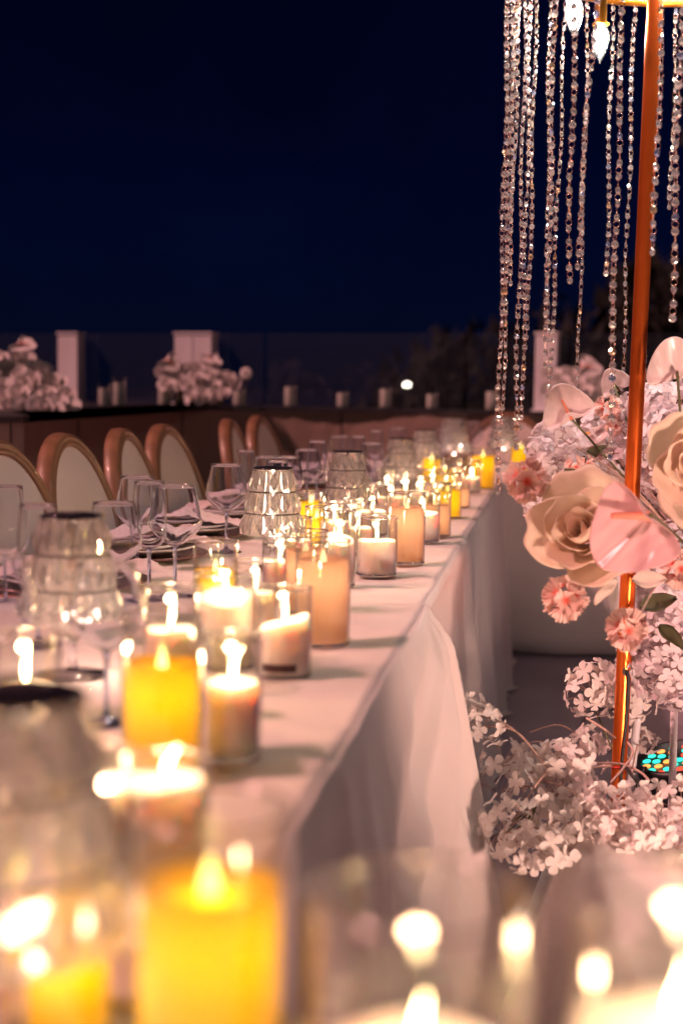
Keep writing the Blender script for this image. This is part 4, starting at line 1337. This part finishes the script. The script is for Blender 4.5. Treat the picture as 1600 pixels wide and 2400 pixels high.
# stand and pot that carry it
V, F = g_lathe([(0.0005, 0.0), (0.15, 0.0), (0.15, 0.012), (0.0005, 0.016)], 40); ob('stand_foot', mesh('stand_foot', V, F, M['post']), arr)
for k in range(3):
    a = R(200 + k * 120)
    ob('stand_leg', mesh('stand_leg', *g_tube([(0.11 * math.cos(a), 0.11 * math.sin(a), 0.01), (0.06 * math.cos(a), 0.06 * math.sin(a), 0.60)], 0.008, 10), M['post']), arr)
V, F = g_lathe([(0.0005, 0.60), (0.10, 0.60), (0.13, 0.70), (0.135, 0.76), (0.128, 0.76), (0.0005, 0.74)], 32); ob('bowl', mesh('flower_bowl', V, F, M['post']), arr)

rr = random.Random(11)
SP = {}
for i, (p, r_) in enumerate([((0.006, 2.885, 1.028), 0.040),
    ((-0.022, 2.827, 1.000), 0.025),
    ((0.042, 2.988, 0.990), 0.055),
    ((0.091, 3.047, 1.002), 0.055),
    ((0.008, 2.877, 0.943), 0.045),
    ((0.060, 2.935, 0.932), 0.050),
    ((-0.019, 2.767, 0.895), 0.028),
    ((0.122, 3.055, 1.043), 0.050),
    ((0.131, 2.998, 0.956), 0.055),
    ((0.087, 2.934, 0.880), 0.050),
    ((0.190, 2.967, 1.081), 0.055),
    ((0.224, 2.922, 1.091), 0.055),
    ((0.271, 2.981, 1.108), 0.060),
    ((0.184, 3.063, 1.026), 0.060),
    ((0.230, 2.867, 1.033), 0.060),
    ((0.202, 2.909, 0.980), 0.060),
    ((0.267, 2.963, 0.909), 0.070),
    ((0.202, 3.005, 0.922), 0.060),
    ((0.171, 3.106, 0.969), 0.060),
    ((0.272, 2.976, 1.047), 0.060),
    ((0.141, 2.993, 0.885), 0.060),
    ((0.192, 2.790, 0.795), 0.050),
    ((0.245, 2.848, 0.798), 0.060),
    ((0.162, 2.985, 0.762), 0.050),
    ((0.226, 2.789, 0.738), 0.055),
    ((0.271, 2.847, 0.740), 0.060),
    ((0.194, 2.782, 0.705), 0.050),
    ((0.247, 2.738, 0.697), 0.060),
    ((0.212, 2.729, 0.656), 0.055),
    ((0.262, 2.784, 0.624), 0.060),
    ((0.184, 2.772, 0.606), 0.045),
    ((0.226, 2.726, 0.592), 0.060),
    ((0.271, 2.780, 0.558), 0.060),
    ((0.189, 2.927, 0.630), 0.050),
    ((0.127, 2.979, 0.753), 0.035),
    ((0.115, 3.032, 0.800), 0.040)]):
    lp = Vector(L_(p))
    face = Vector((-0.25, -0.9, 0.35)) + (lp - HUB) * 1.4
    nf = int(14 + r_ * 330)
    cluster(arr, lp, r_ * 1.05, nf, 0.0180, 'hyd', 100 + i, face, False)
    if i % 2 == 0:
        ob('flower_stem', mesh('flower_stem', *g_tube(spline([HUB, HUB.lerp(lp, 0.5) + Vector((0, 0, 0.03)), lp], 5), 0.0018, 5), M['stem']), arr)
# loose sprigs at the left rim
# two white hydrangea heads held close to the pole
for i, (p, r_) in enumerate((((0.092, 2.802, 0.535), .054), ((0.171, 2.872, 0.500), .050))):
    lp = Vector(L_(p))
    cluster(arr, lp, r_, 24, 0.0215, 'hydw', 300 + i, (-0.1, -0.8, 0.6), True, flat=0.75)
    ob('flower_stem', mesh('flower_stem', *g_tube(spline([lp + Vector((0, 0.02, -0.02)), lp + Vector((0.03 - 0.04 * i, 0.03, -0.10)), Vector((0.02, 0.05, 0.1))], 6), 0.002, 6), M['greenstem']), arr)

place_rose(arr, 'rose', L_((0.060, 2.381, 0.874)), (-0.28, -0.85, 0.42), 0.096, M['rose'], 3, 12, 0.4, 'large cream foam rose left of the pole')
place_rose(arr, 'rose', L_((0.251, 2.481, 0.995)), (-0.30, -1.0, 0.05), 0.088, M['rose'], 8, 13, 1.2, 'large cream foam rose at the right edge')
HW = Vector((AB[0], AB[1], 0)) + HUB
anthurium(arr, L_((0.140, 2.254, 0.911)), (-0.38, -1.0, 0.12), R(-42), 0.150, M['anth'], M['spadix'], 0.4, 0.16, stemto=L_(HW), spd=(-0.24, -0.12, 0.20), notch=0.08, sr=0.055)
anthurium(arr, L_((0.032, 2.842, 1.073)), (-0.15, -1.0, 0.15), R(205), 0.100, M['anthw'], M['spadix'], 1.1, 0.2, stemto=L_(HW))
anthurium(arr, L_((0.087, 2.998, 1.024)), (-0.5, -0.7, 0.75), R(10), 0.085, M['anthw'], M['spadixy'], 2.1, 0.3, stemto=L_(HW), spd=(-0.05, -0.15, 0.3))
anthurium(arr, L_((0.224, 2.695, 1.157)), (0.1, 1.0, 0.15), R(170), 0.108, M['anthw'], M['spadix'], 0.2, -0.1, stemto=L_(HW))
anthurium(arr, L_((0.133, 3.064, 1.128)), (0.4, 1.0, 0.1), R(150), 0.07, M['anthw'], M['spadix'], 0.9, -0.1, stemto=L_(HW))
for i, (p, r_) in enumerate((((-0.042, 2.436, 0.965), .037), ((0.028, 2.388, 0.772), .037), ((0.130, 2.358, 0.727), .033), ((0.044, 2.733, 0.975), .018),
                     ((0.031, 2.679, 0.954), .016), ((0.112, 2.956, 1.084), .026), ((0.068, 2.788, 0.979), .014), ((0.236, 2.644, 0.798), .035), ((0.126, 2.954, 1.045), .018))):
    lp = Vector(L_(p))
    carnation(arr, lp, r_, 40 + i, (-0.35, -1.0, -0.1 + 0.1 * i % 0.3), nf=9 if r_ > .03 else 6)
    ob('flower_stem', mesh('flower_stem', *g_tube(spline([lp + Vector((0.01, 0.02, 0)), lp.lerp(HUB, 0.5) + Vector((0, 0, 0.02)), HUB], 5), 0.0018, 5), M['stem']), arr)
leaf_obj(arr, L_((0.122, 2.525, 0.785)), (-0.75, 0.0, -0.7), 0.058, 0.034, M['whiteleaf'], 0.15, 0.9)
leaf_obj(arr, L_((0.102, 2.576, 0.825)), (-0.1, 0.05, -0.9), 0.062, 0.036, M['whiteleaf'], 0.1, 1.2)
leaf_obj(arr, L_((0.147, 2.548, 0.783)), (0.95, 0.05, 0.08), 0.060, 0.038, M['whiteleaf'], 0.1, 1.0)
leaf_obj(arr, L_((0.123, 2.539, 0.944)), (-0.95, -0.05, 0.22), 0.105, 0.034, M['leaf'], -0.1, 0.7)
leaf_obj(arr, L_((0.168, 2.627, 0.720)), (0.8, 0.1, 0.35), 0.07, 0.045, M['leaf'], 0.2, 0.8)
leaf_obj(arr, L_((0.200, 2.629, 0.689)), (0.5, -0.3, -0.3), 0.06, 0.04, M['leaf'], 0.2, 0.4)
leaf_obj(arr, L_((0.110, 2.948, 1.002)), (-0.6, 0.1, -0.35), 0.10, 0.04, M['leaf'], 0.2, 0.6)
leaf_obj(arr, L_((0.229, 2.599, 0.873)), (0.6, 0.1, 0.4), 0.10, 0.05, M['leaf'], 0.2, 0.6)
leaf_obj(arr, L_((0.181, 2.858, 1.015)), (0.75, 0.0, -0.55), 0.11, 0.035, M['leaf'], 0.2, 0.6)
leaf_obj(arr, L_((0.082, 2.884, 0.893)), (-0.3, 0.0, 0.9), 0.08, 0.05, M['leaf'], 0.2, 0.6)

# ---- cloth mound on the floor and the garland lying on it
def mound(x, y):
    left = -0.10 + max(0.0, 2.38 - y) * 0.42
    sx = sm(left, left + 0.16, x) * (1 - 0.45 * sm(0.45, 0.9, x))
    sy = sm(1.78, 2.34, y) * (1 - 0.75 * sm(2.6, 2.85, y))
    h = 0.33 * sx * sy + 0.05 * math.exp(-(((x - 0.10) / 0.07) ** 2 + ((y - 2.38) / 0.10) ** 2))
    w = math.sin(x * 17 + y * 9 + 2.2 * math.sin(y * 6 + x * 3)) * 0.022 + math.sin(x * 31 - y * 21 + 2 * math.sin(x * 9)) * 0.010
    edge = 4 * sy * (1 - sy) + 0.25 + 2.0 * sx * (1 - sx)
    h += w * edge * (0.25 + 0.75 * min(1, h * 5))
    return max(0.006, h)
def fm(u, v):
    x = -0.12 + 1.12 * u; y = 1.72 + 1.18 * v
    return (x, y, mound(x, y))
o = ob('draped_fabric', mesh('draped_fabric', *g_grid(fm, 150, 190), M['cloth']))
tag(o, 'crumpled white fabric heaped on the floor beneath the blossom garland', 'fabric')
gar = thing('flower_garland', 'garland of white four petalled blossoms on thin stems around the foot of the copper pole', 'flowers', (0.25, 2.4, 0.0))
def LG(p): return Vector((p[0] - 0.25, p[1] - 2.4, p[2]))
sepn = 0
gl = [((-0.113, 2.587, 0.509), 0.030, 0),
      ((-0.068, 2.568, 0.448), 0.032, 0),
      ((-0.130, 2.607, 0.528), 0.022, 0),
      ((-0.024, 2.533, 0.440), 0.022, 0),
      ((-0.075, 2.582, 0.392), 0.038, 0),
      ((0.010, 2.529, 0.451), 0.030, 1),
      ((0.043, 2.505, 0.470), 0.034, 1),
      ((0.077, 2.789, 0.407), 0.034, 1),
      ((0.092, 2.892, 0.408), 0.026, 1),
      ((0.029, 2.480, 0.434), 0.036, 1),
      ((0.059, 2.483, 0.420), 0.034, 1),
      ((0.093, 2.386, 0.416), 0.030, 1),
      ((0.150, 2.394, 0.413), 0.034, 1),
      ((0.189, 2.450, 0.410), 0.030, 1),
      ((0.195, 2.907, 0.405), 0.026, 1),
      ((0.237, 2.427, 0.416), 0.038, 1),
      ((0.202, 2.380, 0.398), 0.036, 1),
      ((0.155, 2.353, 0.397), 0.036, 1),
      ((0.121, 2.347, 0.389), 0.028, 1),
      ((0.233, 2.363, 0.384), 0.034, 1),
      ((0.080, 2.403, 0.403), 0.028, 1),
      ((0.044, 2.479, 0.405), 0.030, 1),
      ((-0.019, 2.470, 0.404), 0.038, 0),
      ((-0.050, 2.412, 0.374), 0.038, 0),
      ((0.001, 2.390, 0.383), 0.040, 0),
      ((0.037, 2.353, 0.368), 0.034, 0),
      ((-0.079, 2.435, 0.342), 0.030, 0),
      ((-0.030, 2.362, 0.346), 0.036, 0),
      ((0.009, 2.328, 0.359), 0.032, 0)]
for i, (p, r_, w) in enumerate(gl):
    lp = LG(p)
    sep = sepn < 280
    nf = 8 + int(r_ * 70)
    cluster(gar, lp, r_ * 1.35, nf, 0.0190, 'hydw', 500 + i, (-0.5 + rr.random(), -0.8 + 0.4 * rr.random(), 0.9), sep, 'blossom_sprig', 0.45)
    if sep: sepn += nf
for i in range(len(gl) - 1):
    if i % 2 == 0 or i < 4:
        a = LG(gl[i][0]); b_ = LG(gl[(i * 3 + 5) % len(gl)][0]); b_ = a + (b_ - a).normalized() * min(0.22, (b_ - a).length)
        ob('vine', mesh('vine', *g_tube(spline([a - Vector((0, -0.02, 0.015)), a.lerp(b_, 0.5) + Vector((0, 0.0, 0.02)), b_ - Vector((0, -0.02, 0.01))], 6), 0.0017, 5), M['stem']), gar)
# stems crossing at the pole tie
for pts in (((0.129, 2.655, 0.420), (0.093, 2.630, 0.420), (0.084, 2.588, 0.419), (0.098, 2.537, 0.399)), ((0.060, 2.586, 0.438), (0.140, 2.657, 0.424), (0.176, 2.602, 0.424), (0.188, 2.553, 0.423)),
            ((0.155, 2.663, 0.464), (0.164, 2.643, 0.449), (0.146, 2.618, 0.426), (0.122, 2.572, 0.410)), ((0.078, 2.696, 0.499), (0.100, 2.688, 0.488), (0.120, 2.679, 0.477), (0.134, 2.720, 0.457))):
    pp = [LG(q) for q in pts]
    ob('vine', mesh('vine', *g_tube(spline(pp, 6), 0.0024, 6), M['stem']), gar)
pp = [LG(q) for q in ((-0.011, 2.420, 0.403), (-0.028, 2.405, 0.377), (-0.039, 2.413, 0.366))]
ob('vine', mesh('vine', *g_tube(spline(pp, 6), 0.0022, 6), M['greenstem']), gar)
for e in ((-0.050, 2.412, 0.377), (-0.057, 2.410, 0.359), (-0.041, 2.400, 0.344), (-0.024, 2.394, 0.358)):
    ob('twig', mesh('twig', *g_tube([pp[0], LG(e)], [0.0016, 0.0008], 5), M['greenstem']), gar)

# ---- stage light on the floor
par_p = (0.308, 3.269, 0.298)
lm = [mesh('led_lens', *g_lathe([(0.0095, 0.0), (0.009, 0.002), (0.005, 0.0035), (0.0005, 0.004)], 12), emit_mat('led_' + nme, c_, st)) for nme, c_, st in
      (('cyan', (0.05, 0.9, 0.65), 0.8), ('amber', (1.0, 0.30, 0.06), 1.2), ('red', (1.0, 0.06, 0.03), 1.2))]
hz_ = par_p[2] - 0.02
def par_light(x, y, aim, energy, color, label, pat=(0, 1, 0, 2, 0, 1, 0), ang=120):
    par = thing('par_light', label, 'stage light', (x, y, 0.0), 0, 'stage lights on the floor')
    hd = bpy.data.objects.new('light_head', None); COL.objects.link(hd); hd.parent = par
    hd.location = (0, 0, hz_); hd.rotation_euler = look(aim).to_euler()
    ob('housing', mesh('housing', *g_lathe([(0.0005, -0.12), (0.07, -0.12), (0.09, -0.10), (0.098, -0.03), (0.100, -0.004), (0.100, 0.012), (0.090, 0.012), (0.088, 0.0), (0.0005, 0.0)], 32), M['black']), hd)
    k = 0
    for rg, cnt in ((0.0, 1), (0.028, 6), (0.053, 11), (0.076, 16)):
        for i in range(cnt):
            a = 2 * PI * i / cnt
            ob('led_lens', lm[pat[k % len(pat)]], hd, (rg * math.cos(a), rg * math.sin(a), 0.0015)); k += 1
    for s_ in (-1, 1):
        ob('yoke_arm', mesh('yoke_arm', *g_tube(spline([(s_ * 0.108, 0, hz_), (s_ * 0.115, 0, 0.1), (s_ * 0.10, 0.05, 0.01)], 5), 0.006, 6), M['black']), par, rot=(0, 0, R(40)))
    ob('yoke_foot', mesh('yoke_foot', *g_tube([(-0.10, 0.05, 0.008), (0.10, 0.05, 0.008)], 0.008, 6), M['black']), par, rot=(0, 0, R(40)))
    sl = bpy.data.lights.new('par_beam', 'SPOT'); sl.energy = energy; sl.color = color; sl.spot_size = R(ang); sl.spot_blend = 0.8; sl.shadow_soft_size = 0.10
    d = Vector(aim).normalized()
    so = ob('par_beam', sl, par, Vector((0, 0, hz_)) + d * 0.03); so.rotation_euler = d.to_track_quat('-Z', 'Y').to_euler()
par_light(par_p[0], par_p[1], (-0.22, -0.12, 0.97), 9, (1.0, 0.30, 0.20), 'black round stage light with lit cyan and amber LEDs at the right edge')
par_light(0.98, 1.25, (-0.42, 0.85, 0.40), 76, (1.0, 0.60, 0.47), 'added unseen black stage light on the floor outside the view, aimed up at the flowers', (1, 1, 2, 1), 88)  # extra fixture put in out of view to warm flowers and cloth side

# ---- cables on the floor
def cable(pts, label, r=0.0035):
    V, F = g_tube(spline(pts, 10), r, 6)
    o = tag(ob('floor_cable', mesh('floor_cable', V, F, M['cable'])), label, 'cable', 'black cables on the floor')
cable([(0.260, 5.036, .004), (0.176, 4.964, .006), (0.140, 4.865, .004), (0.129, 4.750, .004), (0.151, 4.549, .004), (0.206, 4.424, .004)], 'black cable looping on the floor left of the copper pole')
cable([(0.150, 2.658, 0.420), (0.177, 2.600, 0.405), (0.249, 2.907, 0.310), (par_p[0] - 0.05, par_p[1] - 0.1, 0.15), (par_p[0], par_p[1] + 0.02, hz_ - 0.13)], 'black cable running from the pole foot through the blossoms to the stage light')

# ================================================================ FLOWERS ON THE LEDGE
def ledge_cluster(base, spots, rs, label, anths, jarpos=None):
    t = thing('rose_cluster', label, 'flowers', (base[0], base[1], LEDGE_Z))
    rnd = random.Random(int(base[0] * 100) + 50)
    for i, p in enumerate(spots):
        r_ = rs * rnd.uniform(0.85, 1.15)
        o = ob('rose_head', FR[i % 3], t, (p[0] - base[0], p[1] - base[1], p[2] - LEDGE_Z), look((rnd.uniform(-.6, .6), -1, rnd.uniform(-0.1, .9))), r_)
        a = Vector((p[0] - base[0], p[1] - base[1] + r_ * 0.3, p[2] - LEDGE_Z))
        ob('flower_stem', mesh('flower_stem', *g_tube([a, (a.x * 0.4, 0.05, 0.01)], 0.003, 5), M['greenstem']), t)
    V, F = g_lathe([(0.0005, 0), (0.06, 0), (0.07, 0.05), (0.0005, 0.055)], 20); ob('foam_base', mesh('foam_base', V, F, M['leaf']), t, (0, 0.05, 0.0))
    for i in range(8):
        a = rnd.uniform(0, 2 * PI)
        leaf_obj(t, (0, 0.03, 0.05), (math.cos(a), -0.5, math.sin(a) * 0.5 + 0.3), 0.16, 0.05, M['leaf'], 0.3, rnd.uniform(0, 1))
    for p, fc, sp_, s_ in anths:
        anthurium(t, (p[0] - base[0], p[1] - base[1], p[2] - LEDGE_Z), fc, sp_, s_, M['farrose'], M['spadix'], 0.5, 0.15, stemto=(0, 0.05, 0.05))
S1 = ((-2.375, 5.940, 1.099),(-2.387, 6.047, 1.174),(-2.316, 6.004, 1.147),(-2.326, 5.841, 1.045),(-2.263, 5.852, 1.064),(-2.241, 5.962, 1.120),(-2.252, 5.908, 1.101),(-2.253, 6.066, 1.167),(-2.208, 6.068, 1.120),(-2.191, 5.861, 1.047),(-2.163, 5.918, 1.065),(-2.170, 6.072, 1.102),(-2.082, 5.825, 1.031),(-2.127, 5.766, 1.007),(-2.089, 5.979, 1.057),(-2.054, 5.878, 1.012),(-2.461, 6.033, 1.145),(-2.420, 5.929, 1.052),(-2.341, 6.108, 1.214),(-2.426, 6.044, 1.212),(-2.216, 5.803, 1.011),(-2.091, 5.770, 0.995),(-2.298, 5.842, 1.009))
ledge_cluster((-2.308, 6.042), S1, 0.052, 'large cluster of white roses spilling over the ledge beside the lone post', [((-2.338, 6.063, 1.279), (0.2, -0.5, 0.8), R(60), 0.13), ((-2.449, 6.043, 1.240), (-0.3, -0.8, 0.5), R(-30), 0.13)])
S2 = ((-2.072, 7.514, 1.175),(-2.052, 7.460, 1.107),(-2.002, 7.521, 1.142),(-1.959, 7.582, 1.189),(-1.914, 7.590, 1.201),(-1.943, 7.476, 1.108),(-1.875, 7.487, 1.120),(-1.832, 7.548, 1.167),(-1.807, 7.496, 1.110),(-1.774, 7.556, 1.157),(-1.850, 7.434, 1.053),(-1.782, 7.444, 1.058),(-1.738, 7.451, 1.065),(-1.728, 7.561, 1.146),(-1.906, 7.425, 1.052),(-2.017, 7.574, 1.188),(-1.857, 7.651, 1.226),(-1.716, 7.560, 1.111),(-1.899, 7.486, 1.154))
ledge_cluster((-1.921, 7.622), S2, 0.050, 'cluster of white roses before the double posts on the ledge', [((-2.067, 7.520, 1.238), (0.5, -0.8, 0.5), R(40), 0.13), ((-1.858, 7.604, 1.265), (0.2, -0.6, 0.7), R(10), 0.10)])
S3 = ((-0.015, 7.513, 1.190),(0.030, 7.466, 1.157),(0.084, 7.527, 1.191),(0.117, 7.478, 1.147),(0.173, 7.539, 1.171),(0.216, 7.491, 1.138),(0.053, 7.414, 1.114),(0.139, 7.426, 1.104),(0.226, 7.438, 1.094),(-0.013, 7.456, 1.113),(0.272, 7.551, 1.150),(0.010, 7.404, 1.069),(0.097, 7.416, 1.060),(0.195, 7.431, 1.061))
ledge_cluster((0.113, 7.616), S3, 0.052, 'cluster of white roses behind the pole and strands on the ledge', [((0.156, 7.542, 1.232), (0.3, -0.7, 0.6), R(70), 0.16)])
t = thing('ball_flower', 'single white ball flower on a bare stem above the cream jar candle', 'flower', (*(-1.690, 7.758), LEDGE_Z))
p = Vector((-1.687, 7.774, 1.181)) - t.location
V, F = g_lathe([(0.0005, -0.008), (0.02, -0.01), (0.034, -0.003), (0.034, 0.008), (0.02, 0.013), (0.008, 0.008), (0.0005, 0.006)], 20)
ob('flower_head', mesh('flower_head', V, F, M['farrose']), t, p, (R(80), 0, 0))
ob('flower_centre', mesh('flower_centre', *g_ball(0.008, 8, 6), M['bark']), t, p + Vector((0, -0.012, 0)))
ob('flower_stem', mesh('flower_stem', *g_tube([(0, 0, 0), p], 0.002, 5), M['greenstem']), t)
